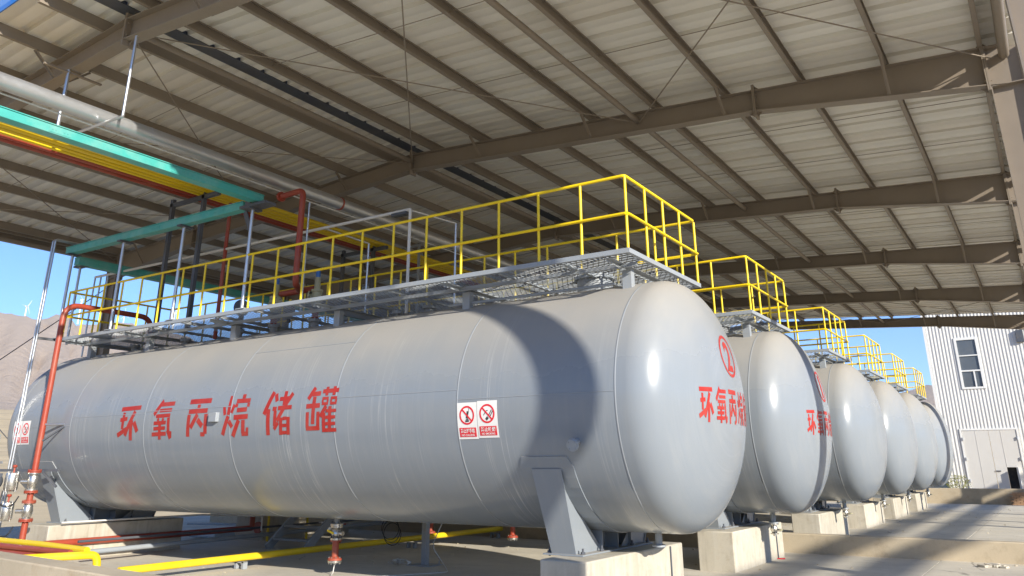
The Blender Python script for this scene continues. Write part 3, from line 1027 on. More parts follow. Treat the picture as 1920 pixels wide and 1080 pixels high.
def warn_sign(tk, x0, deg, kind):
    """white board bent to the shell; origin at its lower left corner"""
    yc = TY[0]
    W_, H_ = 0.315, 0.46
    a0 = RAD(deg)
    s = bm_obj(poly_bm([[(0, 0), (W_, 0), (W_, H_), (0, H_)]]), on_cyl(yc, x0, a0, 0.004), 'warning_sign', 'sign', tk)
    s['label'] = 'white no phone calls sign' if kind == 0 else 'white no smoking sign'
    cx, cy, R0 = W_ / 2, 0.30, 0.118
    p = ring_polys(cx, cy, R0 - 0.022, R0)
    d = 0.7071 * (R0 - 0.012)
    p.append(stroke(cx - d, cy + d, cx + d, cy - d, 0.021))
    p.append([(0.025, 0.03), (W_ - 0.025, 0.03), (W_ - 0.025, 0.145), (0.025, 0.145)])
    bm_obj(poly_bm(p), on_cyl(yc, x0, a0, 0.0075), 'red_print', 'signred', s)
    if kind == 0:
        q_ = [stroke(cx - 0.005, cy - 0.04, cx + 0.018, cy + 0.05, 0.032), stroke(cx + 0.03, cy + 0.05, cx + 0.034, cy + 0.085, 0.006),
              stroke(cx - 0.03, cy - 0.075, cx + 0.03, cy - 0.07, 0.022), stroke(cx - 0.02, cy - 0.055, cx + 0.02, cy - 0.05, 0.012)]
    else:
        q_ = [stroke(cx - 0.02, cy - 0.075, cx + 0.012, cy - 0.045, 0.035), stroke(cx - 0.055, cy - 0.02, cx - 0.02, cy + 0.03, 0.010),
              stroke(cx - 0.02, cy + 0.03, cx + 0.012, cy + 0.04, 0.010), stroke(cx + 0.02, cy - 0.03, cx + 0.07, cy + 0.045, 0.012),
              stroke(cx + 0.042, cy - 0.04, cx + 0.088, cy + 0.03, 0.012)]
    bm_obj(poly_bm(q_), on_cyl(yc, x0, a0, 0.006), 'black_print', 'signblack', s)
    bm = text_bm('禁止打手机' if kind == 0 else '禁止吸烟', 0.06, 0.0015)
    fit_bm(bm, 0.045, 0.078, W_ - 0.045, 0.135)
    b2 = text_bm('NO CALLING' if kind == 0 else 'NO SMOKING', 0.03, 0.0006)
    fit_bm(b2, 0.055, 0.040, W_ - 0.055, 0.066)
    bm_append(bm, b2)
    bm_obj(bm, on_cyl(yc, x0, a0, 0.010), 'white_print', 'sign', s, 0.1)


warn_sign(tank1, -6.475, -16.6, 0)
warn_sign(tank1, -6.155, -16.2, 1)
warn_sign(tank1, -17.86, -12.6, 0)
warn_sign(tank1, -17.535, -12.6, 1)
# nameplate box on the side
m = MB()
m.obox((-11.42, TY[0] - RT - 0.03, ZC - 0.02), Vector((0.095, 0, 0)), Vector((0, 0.035, 0)), Vector((0, 0, 0.075)))
m.build('nameplate_box', 'grey', tank1, bev=0.008)

# ------------------------------------------------------------------ piers
for k, y in enumerate(TY):
    nth = ['nearest', 'second', 'third', 'fourth', 'fifth', 'farthest'][k]
    for xs, ends in ((-5.0, 'near'), (-16.42, 'far')):
        if ends == 'far' and k > 1:
            continue
        m = MB()
        x0, x1, y0, y1 = xs - 0.31, xs + 0.31, y - 1.48, y + 1.42
        if ends == 'far':
            x0, x1 = -17.1, -16.1
        m.box(x0, y0, -0.05, x1, y1, 0.615)
        o = m.build('concrete_pier', 'pier', None, bev=0.018)
        where = {'near': 'right-hand', 'far': 'left-hand'}[ends]
        tag(o, 'stained concrete pier under the %s end of the %s tank' % (where, nth), 'pier', 'concrete piers under the tanks')
        if ends == 'near':
            # formwork fillets: vertical grooves and a drip pipe on the end face
            pp = MB().tube([(x1 + 0.012, y + 0.95, 0.02), (x1 + 0.012, y + 0.95, 0.60)], 0.012, 8)
            q_ = pp.build('earth_strap', 'dgrey', o)

# ------------------------------------------------------------------ access platforms
ZP = 4.21


def make_platform(yc, label):
    t = thing('access_platform', label, 'walkway', (-11, yc, 0), 'yellow railed walkways on top of the tanks')
    x0, x1, ya, yb = -17.4, -4.06, yc - 1.25, yc + 1.30
    e = MB()
    for y in (ya, yb):
        s = 1 if y == ya else -1
        e.box(x0, y, ZP, x1, y + s * 0.006, ZP + 0.063)
        e.box(x0, y + s * 0.006, ZP, x1, y + s * 0.06, ZP + 0.006)
    for x in (x0, x1):
        s = 1 if x == x0 else -1
        e.box(x, ya + 0.007, ZP + .001, x + s * 0.006, yb - 0.007, ZP + 0.062)
        e.box(x + s * 0.006, ya + 0.061, ZP, x + s * 0.06, yb - 0.061, ZP + 0.006)
    e.build('edge_angle', 'grey', t)
    nb = 13
    for i in range(1, nb):
        x = x0 + (x1 - x0) * i / nb
        c = MB()
        c.box(x - 0.003, ya + 0.062, ZP - 0.012, x + 0.003, yb - 0.062, ZP + 0.045)
        c.box(x + 0.003, ya + 0.062, ZP - 0.012, x + 0.05, yb - 0.062, ZP - 0.006)
        c.build('cross_angle', 'grey', t)
    for y in (yc - 0.80, yc + 0.80):
        c = MB()
        c.box(x0 + 0.1, y - 0.003, ZP - 0.065, x1 - 0.1, y + 0.003, ZP - 0.014)
        c.box(x0 + 0.1, y - 0.03, ZP - 0.071, x1 - 0.1, y + 0.03, ZP - 0.065)
        c.build('stringer', 'grey', t)
    g = MB()
    zz = ZP + 0.048

    def strand(ax, ay, bx, by):
        # clip to deck
        t0, t1 = 0.0, 1.0
        dx, dy = bx - ax, by - ay
        for p, q_ in ((-dx, ax - x0 - .01), (dx, x1 - .01 - ax), (-dy, ay - ya - .01), (dy, yb - .01 - ay)):
            if abs(p) < 1e-9:
                if q_ < 0:
                    return
                continue
            r_ = q_ / p
            if p < 0:
                t0 = max(t0, r_)
            else:
                t1 = min(t1, r_)
        if t1 - t0 < 0.01:
            return
        g.bar((ax + dx * t0, ay + dy * t0, zz), (ax + dx * t1, ay + dy * t1, zz), 0.006, 0.006)
    sp = 0.085
    sl_ = math.tan(RAD(62))
    L = (yb - ya) / sl_
    n = int((x1 - x0 + L) / sp)
    for i in range(n):
        xx = x0 - L + i * sp
        strand(xx, ya, xx + L, yb)
        strand(xx + L, ya, xx, yb)
    gr = g.build('deck_mesh', 'grey', t)
    gr['kind'] = 'stuff'
    # brackets welded to the shell
    for i in range(6):
        x = (-4.37, -7.03, -9.73, -12.4, -15.05, -17.15)[i]
        for sg in (-1, 1):
            y = yc + sg * 0.69
            zs = ZC + math.sqrt(RT * RT - 0.69 ** 2) - 0.02
            b_ = MB()
            b_.box(x - 0.065, y - 0.005, zs, x + 0.065, y + 0.005, ZP - 0.072)
            b_.box(x + 0.053, min(y + sg * -0.005, y - sg * 0.10), zs + 0.03, x + 0.065, max(y - sg * 0.005, y - sg * 0.10), ZP - 0.072)
            b_.build('bracket', 'grey', t)
    for i in range(6):
        x = (-4.37, -7.03, -9.73, -12.4, -15.05, -17.15)[i]
        b_ = MB()
        b_.box(x - 0.045, ya + 0.065, ZP - 0.07, x - 0.04, yb - 0.065, ZP - 0.014)
        b_.box(x - 0.04, ya + 0.065, ZP - 0.02, x + 0.03, yb - 0.065, ZP - 0.014)
        b_.build('bearer', 'grey', t)
    # railing
    zt_, zm = 5.262, 4.735
    pm = MB().tube([(0, 0, ZP + 0.01), (0, 0, zt_ - 0.02)], 0.019, 12)
    pme = pm.mesh('post', 'yellow')
    npx = 20
    spots = [(x1 - 0.03 - (x1 - x0 - 0.06) * i / npx, ya + 0.035) for i in range(npx + 1)]
    spots += [(x, yb - 0.035) for x, _ in spots]
    for k in range(1, 4):
        yy = ya + 0.035 + (yb - ya - 0.07) * k / 4
        spots += [(x1 - 0.03, yy)]
        if k != 2:
            spots += [(x0 + 0.03, yy)]
    for x, y in spots:
        inst(pme, 'post', t, (x + 11, y - yc, 0))
    a, b_, c, d = (x1 - 0.03, ya + 0.035), (x1 - 0.03, yb - 0.035), (x0 + 0.03, yb - 0.035), (x0 + 0.03, ya + 0.035)
    MB().tube([(*d, zt_), (*a, zt_), (*b_, zt_), (*c, zt_), (*d, zt_ - .001)], 0.0215, 12, 0.05).build('top_rail', 'yellow', t)
    r_ = MB()
    for p, q_ in ((a, b_), (b_, c), (c, d), (d, a)):
        P, Q = Vector((*p, zm)), Vector((*q_, zm))
        dv = (Q - P).normalized()
        off = dv.cross(Vector((0, 0, 1))) * 0.022
        r_.bar(P + off - dv * 0.02, Q + off + dv * 0.02, 0.006, 0.042)
        # rounded face of the tube seen as a flat rail
        r_.tube([P + off * 1.4, Q + off * 1.4], 0.017, 10)
    r_.build('mid_rail', 'yellow', t)
    return t


plat = make_platform(TY[0], 'nearest grey mesh walkway with yellow railing, on top of the tank marked 2')
names = ['second walkway with yellow railing, on top of the tank marked 1', 'third yellow railed walkway from the nearest, on top of the third tank',
         'fourth yellow railed walkway from the nearest, on top of the fourth tank', 'fifth yellow railed walkway, on top of the last tank but one',
         'farthest yellow railed walkway, on top of the last tank by the warehouse']
for y, lb in zip(TY[1:], names):
    c = copy_tree(plat)
    c.location.y = y
    c['label'] = lb

# ------------------------------------------------------------------ bund walls
m = MB()
d = Vector((-2.52, 0.23, 0)).normalized()
nrm = Vector((d.y, -d.x, 0))
a = Vector((-6.98, 4.45, 0)) - d * 9
b_ = Vector((-6.98, 4.45, 0)) + d * 17
if nrm.y > 0:
    nrm = -nrm
c = (a + b_) / 2 + nrm * 0.14 + Vector((0, 0, 0.385))
m.obox(c, d * (b_ - a).length / 2, nrm * 0.14, Vector((0, 0, 0.435)))
tag(m.build('bund_wall', 'wall', bev=0.012), 'low concrete bund wall in the foreground, at the bottom left corner', 'wall', 'concrete bund walls around the tanks')
tag(MB().box(-23, 17.55, -0.05, 7, 17.80, 0.355).build('bund_wall', 'wall', bev=0.015), 'low concrete bund wall crossing the floor behind the second tank', 'wall', 'concrete bund walls around the tanks')
tag(MB().box(-24, 42.9, -0.05, 7, 43.15, 0.65).build('bund_wall', 'wall', bev=0.015), 'concrete bund wall at the far end, in front of the white warehouse', 'wall', 'concrete bund walls around the tanks')
bs = thing('brick_stack', 'low stack of weathered bricks against the far bund wall, at the right edge', 'bricks', (-1.2, 42.6, 0))
mm = MB()
for r_ in range(8):
    for k in range(6):
        for q_ in range(2):
            x = -2.0 + k * 0.25 + (0.12 if r_ % 2 else 0) + random.uniform(-.008, .008)
            y = 42.35 + q_ * 0.125 + random.uniform(-.01, .01)
            mm.box(x, y, r_ * 0.065 + 0.004, x + 0.235, y + 0.115, r_ * 0.065 + 0.062)
o = mm.build('brick', 'brick', bs)
o['kind'] = 'stuff'

# ------------------------------------------------------------------ pipes under and before the tanks


def pipe(name, label, pts, r, mat, bend=0.0, n=14, cat='pipe', group=None, flanges=()):
    pts = [Vector(p) for p in pts]
    t = thing(name, label, cat, pts[0], group)
    MB().tube(pts, r, n, bend).build('run', mat, t)
    for (p, ax, fr) in flanges:
        p, ax = Vector(p), Vector(ax).normalized()
        f = MB()
        for s in (-1, 1):
            f.lathe(p + ax * (0.002 * s), ax * s, [(0, fr), (0.02, fr)], 20)
        for k in range(8):
            a_ = ax.cross(Vector((0.3, 0.5, 0.81))).normalized()
            b2 = ax.cross(a_)
            q2 = p + (a_ * math.cos(k * PI / 4) + b2 * math.sin(k * PI / 4)) * (fr - 0.018)
            f.cyl(q2 - ax * 0.04, q2 + ax * 0.04, 0.008, 6)
        f.build('flange', mat, t)
    return t


yp = pipe('yellow_pipe', 'long yellow pipe running low under the nearest tanks', [(-12.15, 7.75, 0.17), (-11.75, 18.5, 0.2)], 0.057, 'ypipe')
for yy in (9.95, 14.3, 17.3):
    s = MB()
    xx = -12.15 + (yy - 7.75) / 10.75 * 0.4
    for k in (-0.09, 0.09):
        s.box(xx + k - 0.025, yy - 0.045, 0.0, xx + k + 0.025, yy + 0.045, 0.115)
    s.box(xx - 0.115, yy - 0.045, 0.095, xx + 0.115, yy + 0.045, 0.113)
    s.build('pipe_support', 'grey', yp)
pipe('yellow_pipe', 'yellow pipe with an elbow turning down behind the foreground wall', [(-12.9, 4.9, 0.45), (-12.45, 7.55, 0.40), (-12.42, 7.58, 0.0)], 0.057, 'ypipe', 0.12)
pipe('yellow_pipe', 'yellow pipe lying behind the foreground wall, reaching the left edge', [(-22, 7.5, 0.50), (-14.0, 7.5, 0.475), (-12.62, 7.48, 0.455)], 0.05, 'ypipe')
pipe('red_pipe', 'upper of two dark red pipes lying low behind the foreground wall', [(-22, 7.3, 0.44), (-12.75, 7.3, 0.43)], 0.045, 'red')
pipe('red_pipe', 'lower of two dark red pipes lying low behind the foreground wall', [(-22, 7.3, 0.335), (-13.45, 7.3, 0.345)], 0.045, 'red')
pipe('red_pipe', 'red pipe running under the nearest tank and turning up behind it', [(-16.05, 8.6, 0.30), (-16.05, 13.44, 0.30), (-16.05, 13.44, 2.0)], 0.062, 'red', 0.02,
     flanges=(((-16.05, 13.62, 0.30), (0, 1, 0), 0.13),))
pipe('grey_pipe', 'pale grey pipe on the floor between the red and the long yellow pipe', [(-15.1, 8.9, 0.19), (-15.55, 18.0, 0.22)], 0.045, 'grey')
pipe('conduit', 'dark conduit beside the pale grey floor pipe', [(-15.35, 8.9, 0.36), (-15.3, 17.4, 0.36)], 0.024, 'dgrey')
pipe('conduit', 'thin white pipe handrail bending over the pier behind the red pipe', [(-16.0, 8.9, 0.66), (-16.0, 12.0, 0.66), (-15.2, 13.0, 0.60), (-15.2, 13.0, 0.30)], 0.017, 'wirewhite', 0.05)
pipe('conduit', 'pale blue conduit low under the tank left of the ladder', [(-18.4, 13.4, 0.32), (-16.6, 14.0, 0.32), (-16.6, 14.0, 0.7)], 0.022, 'pblue', 0.04)  # pale blue added for the sky tint of the shaded floor
tag(MB().box(-18.3, 13.4, 0.02, -17.3, 17.2, 0.14).build('sky_tint_block', 'pblue', bev=0.04), 'pale blue block standing in for sky reflected on the shaded floor under the tanks', 'sky_tint_block')  # added block, coloured like skylight on the floor in shade
pipe('guard_post', 'yellow guard post left of the steel step ladder', [(-15.87, 13.77, 0), (-15.87, 13.77, 0.9)], 0.03, 'ypipe', cat='post', group='thin yellow guard posts')
pipe('guard_post', 'yellow guard post seen between the step ladder stringers', [(-15.45, 14.6, 0), (-15.45, 14.6, 0.9)], 0.028, 'ypipe', cat='post', group='thin yellow guard posts')
# little red T support on the dark conduit
m = MB()
m.box(-14.0, 14.17, 0, -13.94, 14.23, 0.40)
m.box(-14.13, 14.12, 0, -13.81, 14.28, 0.015)
m.box(-14.11, 14.14, 0.40, -13.83, 14.26, 0.43)
tag(m.build('pipe_stand', 'red'), 'small red T shaped pipe stand under the dark conduit', 'stand')

# step ladder (stile)
t = thing('step_ladder', 'sloping grey steel step ladder under the nearest tank', 'ladder', (-14, 13, 0))
for x in (-14.5, -13.35):
    s = MB()
    s.bar((x, 12.6, 0.0), (x, 13.95, 1.15), 0.05, 0.17)
    s.bar((x + 0.02, 12.55, -0.0), (x + 0.02, 12.72, 0.0), 0.2, 0.01)
    s.build('stringer', 'grey', t)
for k in range(4):
    MB().box(-14.47, 12.72 + k * 0.28, 0.16 + k * 0.24, -13.38, 12.94 + k * 0.28, 0.20 + k * 0.24).build('tread', 'grey', t)

# grey post with base plate
t = thing('support_post', 'grey steel post on a base plate standing right of the long yellow pipe', 'post', (-9.68, 12.0, 0))
MB().box(-9.73, 11.95, 0.016, -9.63, 12.05, 1.45).build('post', 'grey', t)
b_ = MB().box(-9.93, 11.8, 0.0, -9.43, 12.2, 0.016)
for xx in (-9.88, -9.48):
    for yy in (11.85, 12.15):
        b_.cyl((xx, yy, 0.0), (xx, yy, 0.07), 0.01, 6)
b_.build('base_plate', 'grey', t)


def drain_valve(x, y, label, group, red=True):
    t = thing('drain_valve', label, 'valve', (x, y, 0.3), group)
    m = MB()
    m.lathe((x, y, 0.78), (0, 0, -1), [(0, 0.045), (0.015, 0.105), (0.045, 0.105), (0.046, 0.045)], 18)
    m.lathe((x, y, 0.735), (0, 0, -1), [(0, 0.1), (0.03, 0.1), (0.031, 0.05), (0.06, 0.075), (0.12, 0.085), (0.17, 0.06), (0.185, 0.05), (0.186, 0.095), (0.215, 0.095)], 20)
    m.tube([(x + 0.06, y, 0.62), (x + 0.15, y, 0.62)], 0.035, 12)
    m.build('body', 'stain', t)
    bo = MB()
    for k in range(8):
        a = k * PI / 4 + .2
        for za, zb in ((0.69, 0.80), (0.505, 0.60)):
            bo.cyl((x + .085 * math.cos(a), y + .085 * math.sin(a), za), (x + .085 * math.cos(a), y + .085 * math.sin(a), zb), 0.008, 6)
    bo.build('bolt', 'dgrey', t)
    h = MB()
    h.bar((x - 0.12, y - 0.09, 0.665), (x + 0.02, y - 0.09, 0.625), 0.012, 0.03)
    h.build('handle', 'ypipe', t)
    if red:
        s = MB()
        s.lathe((x, y, 0.518), (0, 0, -1), [(0, 0.095), (0.02, 0.095), (0.021, 0.055), (0.24, 0.055), (0.27, 0.115), (0.30, 0.115)], 20)
        s.build('spool', 'red', t)
        f = MB()
        f.lathe((x, y, 0.216), (0, 0, -1), [(0, 0.115), (0.03, 0.115), (0.031, 0.02), (0.05, 0.018)], 20)
        for k in range(8):
            a = k * PI / 4 + .2
            f.cyl((x + .095 * math.cos(a), y + .095 * math.sin(a), 0.16), (x + .095 * math.cos(a), y + .095 * math.sin(a), 0.27), 0.010, 6)
        f.build('blind_flange', 'stain', t)
    return t


drain_valve(-10.1, TY[0], 'steel and red valve assembly hanging under the nearest tank', 'outlet valves under the tanks')
drain_valve(-9.98, TY[1], 'red flanged outlet seen far right under the nearest tank, near the pier', 'outlet valves under the tanks')
drain_valve(-12.2, TY[1], 'orange red outlet half hidden behind the grey post', 'outlet valves under the tanks')


def small_drain(x, y, label):
    t = thing('drain_cock', label, 'valve', (x, y, 0.5), 'small drain valves below the tank ends')
    m = MB()
    m.lathe((x, y, 0.676), (0, 0, -1), [(0, 0.085), (0.022, 0.085), (0.023, 0.04), (0.06, 0.06), (0.11, 0.065), (0.15, 0.045), (0.16, 0.04), (0.161, 0.07), (0.18, 0.07), (0.181, 0.03), (0.21, 0.03)], 18)
    m.tube([(x + 0.05, y - 0.02, 0.57), (x + 0.14, y - 0.06, 0.57)], 0.022, 10)
    m.build('body', 'stain', t)
    MB().bar((x + 0.14, y - 0.12, 0.575), (x + 0.14, y + 0.02, 0.575), 0.03, 0.02).build('handle', 'khaki', t)


for y, nm in zip(TY[1:], ('second', 'third', 'fourth', 'fifth', 'farthest')):
    small_drain(-4.43, y, 'small brassy drain valve hanging below the right end of the %s tank' % nm)

# loose cable, coil and plastic scrap on the floor
pipe('cable', 'white cable dropping from the hanging valve and trailing over the floor', [(-10.1, 10.2, 0.17), (-10.1, 10.18, 0.03), (-9.9, 9.9, 0.012), (-9.3, 10.3, 0.012), (-8.7, 11.4, 0.012), (-9.5, 12.3, 0.012), (-9.62, 12.1, 0.3), (-9.35, 12.6, 1.4)], 0.008, 'wirewhite', 0.2, 8, 'cable')
m = MB()
for k in range(3):
    pts = [(-11.05 + 0.22 * math.cos(a / 10 * PI) + k * .03, 12.6, 0.52 + 0.2 * math.sin(a / 10 * PI) - k * .05) for a in range(21)]
    m.tube(pts, 0.007, 6)
tag(m.build('cable_coil', 'black'), 'coil of thin black cable hanging beside the red and steel valve', 'cable')
m = MB()
rp = random.Random(5)
for k in range(26):
    a, r_ = rp.uniform(0, 6.28), rp.uniform(0, 0.16)
    cx, cy = -10.1 + r_ * math.cos(a) * 1.5, 11.75 + r_ * math.sin(a)
    p = [(cx + rp.uniform(-.09, .09), cy + rp.uniform(-.07, .07), rp.uniform(0.005, 0.11)) for _ in range(3)]
    m.add(p, [(0, 1, 2)], True)
tag(m.build('plastic_bag', 'wirewhite'), 'crumpled pale plastic bag lying on the floor under the tank', 'bag')
m = MB()
for k in range(22):
    cx, cy = -1.2 + rp.gauss(0, .12), 16.9 + rp.gauss(0, .14)
    s = rp.uniform(.012, .07)
    k1, k2 = rp.uniform(-.8, .8), rp.uniform(-.35, .35)
    m.obox((cx, cy, s * .3), Vector((s, s * k1, s * k2)), Vector((-s * k1, s * .7, 0)), Vector((0, s * k2, s * .32)))
tag(m.build('rubble', 'pier', bev=0.006), 'small heap of whitish plaster rubble at the lower right of the floor', 'rubble', kind='stuff')
m = MB()
for k in range(5):
    m.obox((-4.73 + k * .035, 16.24 + rp.uniform(-.02, .02), 0.012), Vector((.03, .01, 0)), Vector((-.008, .02, 0)), Vector((0, .003, .008)))
tag(m.build('rag', 'signred'), 'scrap of red rag on the floor by the second pier', 'rag')
m = MB()
for k in range(420):
    x, y = rp.uniform(-16, 1), rp.choice((rp.uniform(6, 17.3), rp.uniform(17.9, 40)))
    s = rp.uniform(.006, .02)
    m.obox((x, y, s * .3 + .004), Vector((s, s * rp.uniform(-.5, .5), 0)), Vector((-s * .4, s, 0)), Vector((0, 0, s * .5)))
tag(m.build('gravel', 'sand'), 'scattered grit and small stones on the floor', 'gravel', kind='stuff')

# ------------------------------------------------------------------ actuated valves and red riser at the left
pipe('red_pipe', 'tall red pipe rising at the left end and bending over the nearest walkway',
     [(-16.35, 8.4, 0.0), (-16.35, 8.4, 4.80), (-16.35, 10.36, 4.80), (-16.35, 10.36, 4.15)], 0.056, 'red', 0.32, 16,
     flanges=(((-16.35, 8.4, 1.58), (0, 0, 1), 0.12), ((-16.35, 8.4, 1.22), (0, 0, 1), 0.12), ((-16.35, 8.4, 1.04), (0, 0, 1), 0.12), ((-16.35, 8.4, 0.72), (0, 0, 1), 0.12)))


def act_valve(z, label):
    x, y = -16.35, 8.4
    t = thing('control_valve', label, 'valve', (x, y, z), 'pair of actuated valves on the red riser')
    m = MB()
    m.lathe((x, y, z - 0.16), (0, 0, 1), [(0, 0.11), (0.03, 0.11), (0.031, 0.062), (0.08, 0.085), (0.16, 0.095), (0.24, 0.085), (0.289, 0.062), (0.29, 0.11), (0.32, 0.11)], 20)
    m.build('body', 'stain', t)
    s = MB()
    ax = Vector((-0.55, -0.6, 0.0)).normalized()
    s.cyl(Vector((x, y, z)) + ax * 0.07, Vector((x, y, z)) + ax * 0.2, 0.04, 12)
    s.build('stem', 'stain', t)
    c = MB()
    cc = Vector((x, y, z)) + ax * 0.36
    c.lathe(cc + Vector((0, 0, -0.17)), (0, 0, 1), [(0, 0.06), (0.02, 0.11), (0.05, 0.12), (0.29, 0.12), (0.32, 0.11), (0.34, 0.06)], 22)
    for k in range(4):
        a = k * PI / 2 + .4
        c.cyl(cc + Vector((.11 * math.cos(a), .11 * math.sin(a), -.18)), cc + Vector((.11 * math.cos(a), .11 * math.sin(a), .18)), 0.013, 8)
    c.build('actuator', 'stain', t)
    g = MB()
    gc = cc + ax * 0.24
    g.lathe(gc - ax * 0.08, ax, [(0, 0.05), (0.02, 0.095), (0.13, 0.095), (0.15, 0.05)], 16)
    g.obox(gc + Vector((0, 0, 0.1)), Vector((.05, 0, 0)), Vector((0, .05, 0)), Vector((0, 0, .05)))
    g.build('positioner', 'dgrey', t)
    h = MB()
    h.cyl(cc + Vector((0.02, 0, .17)), cc + Vector((0.02, 0, .25)), 0.016, 8)
    h.lathe(cc + Vector((0.02, 0, .25)), (0, 0, 1), [(0, 0.03), (0.02, 0.045), (0.05, 0.03)], 12)
    h.build('indicator', 'red', t)
    hs = MB()
    e = gc + ax * 0.06
    hs.tube([e, e + Vector((-.25, -.05, -.1)), e + Vector((-.3, .05, -.5)), e + Vector((0.15, .1, -.75))], 0.018, 8, 0.25)
    hs.tube([cc + Vector((-.05, -.1, -.16)), cc + Vector((-.02, -.15, -.42)), cc + Vector((.3, -.05, -.42)), cc + Vector((.36, 0, -.25))], 0.013, 8, 0.15)
    hs.build('hose', 'black', t)


act_valve(1.40, 'upper steel actuated valve on the red riser at the left edge')
act_valve(0.88, 'lower steel actuated valve on the red riser at the left edge')
t = thing('pipe_bracket', 'dark steel bracket carrying the upper valve beside the left saddle', 'bracket', (-16.6, 8.5, 1.6))
MB().bar((-17.9, 8.3, 1.60), (-16.1, 8.72, 1.60), 0.05, 0.05).build('arm', 'dgrey', t)
MB().bar((-16.15, 8.75, 1.30), (-16.45, 8.6, 1.58), 0.04, 0.04).build('stay', 'dgrey', t)
t = thing('pipe_bracket', 'small grey bracket bracing the red riser against the tank side', 'bracket', (-16.2, 8.5, 2.4))
MB().tube([(-16.3, 8.42, 2.44), (-15.95, 8.62, 2.44)], 0.022, 10).build('arm', 'galv', t)
MB().bar((-16.3, 8.42, 2.14), (-15.95, 8.60, 2.40), 0.03, 0.03).build('stay', 'dgrey', t)

# thin twin conduits rising at the far left, with an arm towards the teal tray
t = thing('conduit', 'pair of thin bright steel conduits rising side by side at the far left', 'conduit', (-17.65, 8.6, 0))
for dx in (-0.05, 0.05):
    MB().tube([(-17.72 + dx, 8.6, 0.1), (-17.68 + dx, 8.6, 6.42), (-17.68 + dx, 9.6, 6.42)], 0.021, 10, 0.06).build('tube', 'galv', t)
MB().bar((-17.72, 8.62, 4.26), (-17.62, 9.7, 4.26), 0.05, 0.05).build('bracket', 'dgrey', t)
m = MB()
m.bar((-18.15, 8.5, 1.75), (-18.15, 8.5, 2.30), 0.02, 0.02, (1, 0, 0))
m.bar((-18.15, 8.5, 1.75), (-17.85, 8.5, 1.75), 0.02, 0.05)
m.bar((-18.15, 8.5, 2.25), (-18.75, 8.3, 2.75), 0.02, 0.02)
tag(m.build('ladder_hoop', 'galv'), 'small bent steel frame beside the conduits at the far left', 'frame')

# ------------------------------------------------------------------ overhead: teal trays, poles, bundles, aluminium pipe


def tray(name_label, p0, p1, wd=0.20, h=0.17, supports=()):
    p0, p1 = Vector(p0), Vector(p1)
    t = thing('cable_tray', name_label, 'cable tray', p0, 'teal painted cable trays')
    d = (p1 - p0).normalized()
    m = MB()
    m.bar(p0, p1, wd, h)
    m.build('trunking', 'teal', t, bev=0.006)
    sd_ = d.cross(Vector((0, 0, 1)))
    l = MB()
    l.bar(p0 + Vector((0, 0, h / 2 + 0.008)), p1 + Vector((0, 0, h / 2 + 0.008)), wd + 0.03, 0.014)
    l.build('lid', 'teal', t)
    n = int((p1 - p0).length / 2.0)
    for k in range(1, n + 1):
        c = p0 + d * (k * 2.0 - 0.7)
        if (c - p0).length > (p1 - p0).length - 0.3:
            continue
        for s in (-1, 1):
            j = MB()
            j.obox(c + sd_ * s * (wd / 2 + 0.003), d * 0.16, sd_ * 0.003, Vector((0, 0, h * 0.36)))
            for e in (-0.11, -0.06, 0.06, 0.11):
                q2 = c + d * e + sd_ * s * (wd / 2 + 0.005)
                j.cyl(q2, q2 + sd_ * s * 0.008, 0.010, 6)
            j.build('joint_plate', 'teal', t)
    return t


tray('teal cable tray running along the roof from the top left towards the tank', (-11.45, -2.0, 6.30), (-11.45, 9.05, 6.30), 0.2, 0.13)
tray('teal cable tray crossing above the nearest walkway on four thin poles', (-17.75, 9.0, 6.23), (-11.75, 9.0, 6.22), 0.17, 0.14)
tray('teal cable tray running back from the left end of the crossing tray', (-17.6, 9.12, 6.02), (-17.6, 40.0, 6.02), 0.2, 0.16)
for i, x in enumerate((-17.57, -15.6, -13.57, -11.55)):
    t = thing('tray_pole', ['thin steel pole under the left end of the crossing teal tray', 'second thin steel pole from the left under the teal tray',
                            'third thin steel pole from the left under the teal tray', 'thin steel pole with a bracket at the right end of the teal tray'][i], 'pole', (x, 8.99, 4.27),
              'thin poles holding the teal tray')
    MB().tube([(x, 8.99, 4.20), (x, 8.99, 6.13)], 0.032, 12).build('pole', 'galv', t)
    b_ = MB()
    b_.box(x - 0.06, 8.86, 6.115, x + 0.06, 9.16, 6.148)
    b_.build('cap', 'dgrey', t)
    MB().box(x - 0.11, 8.93, 4.275, x + 0.11, 9.05, 4.29).build('foot', 'grey', t)
    if i == 3:
        g = MB()
        g.bar((x - 0.02, 8.99, 5.75), (x - 0.22, 9.0, 6.12), 0.02, 0.1)
        g.box(x - 0.25, 8.88, 6.15, x + 0.45, 9.14, 6.20)
        g.box(x - 0.10, 8.88, 6.20, x + 0.05, 8.90, 6.36)
        g.build('bracket', 'dgrey', t)
t = thing('tray_pole', 'thin steel pole standing just behind the leftmost pole', 'pole', (-17.75, 9.3, 4.2), 'thin poles holding the teal tray')
MB().tube([(-17.75, 9.3, 4.2), (-17.75, 9.3, 6.0)], 0.028, 12).build('pole', 'galv', t)
MB().box(-17.9, 9.22, 5.93, -17.55, 9.38, 5.97).build('cap', 'dgrey', t)

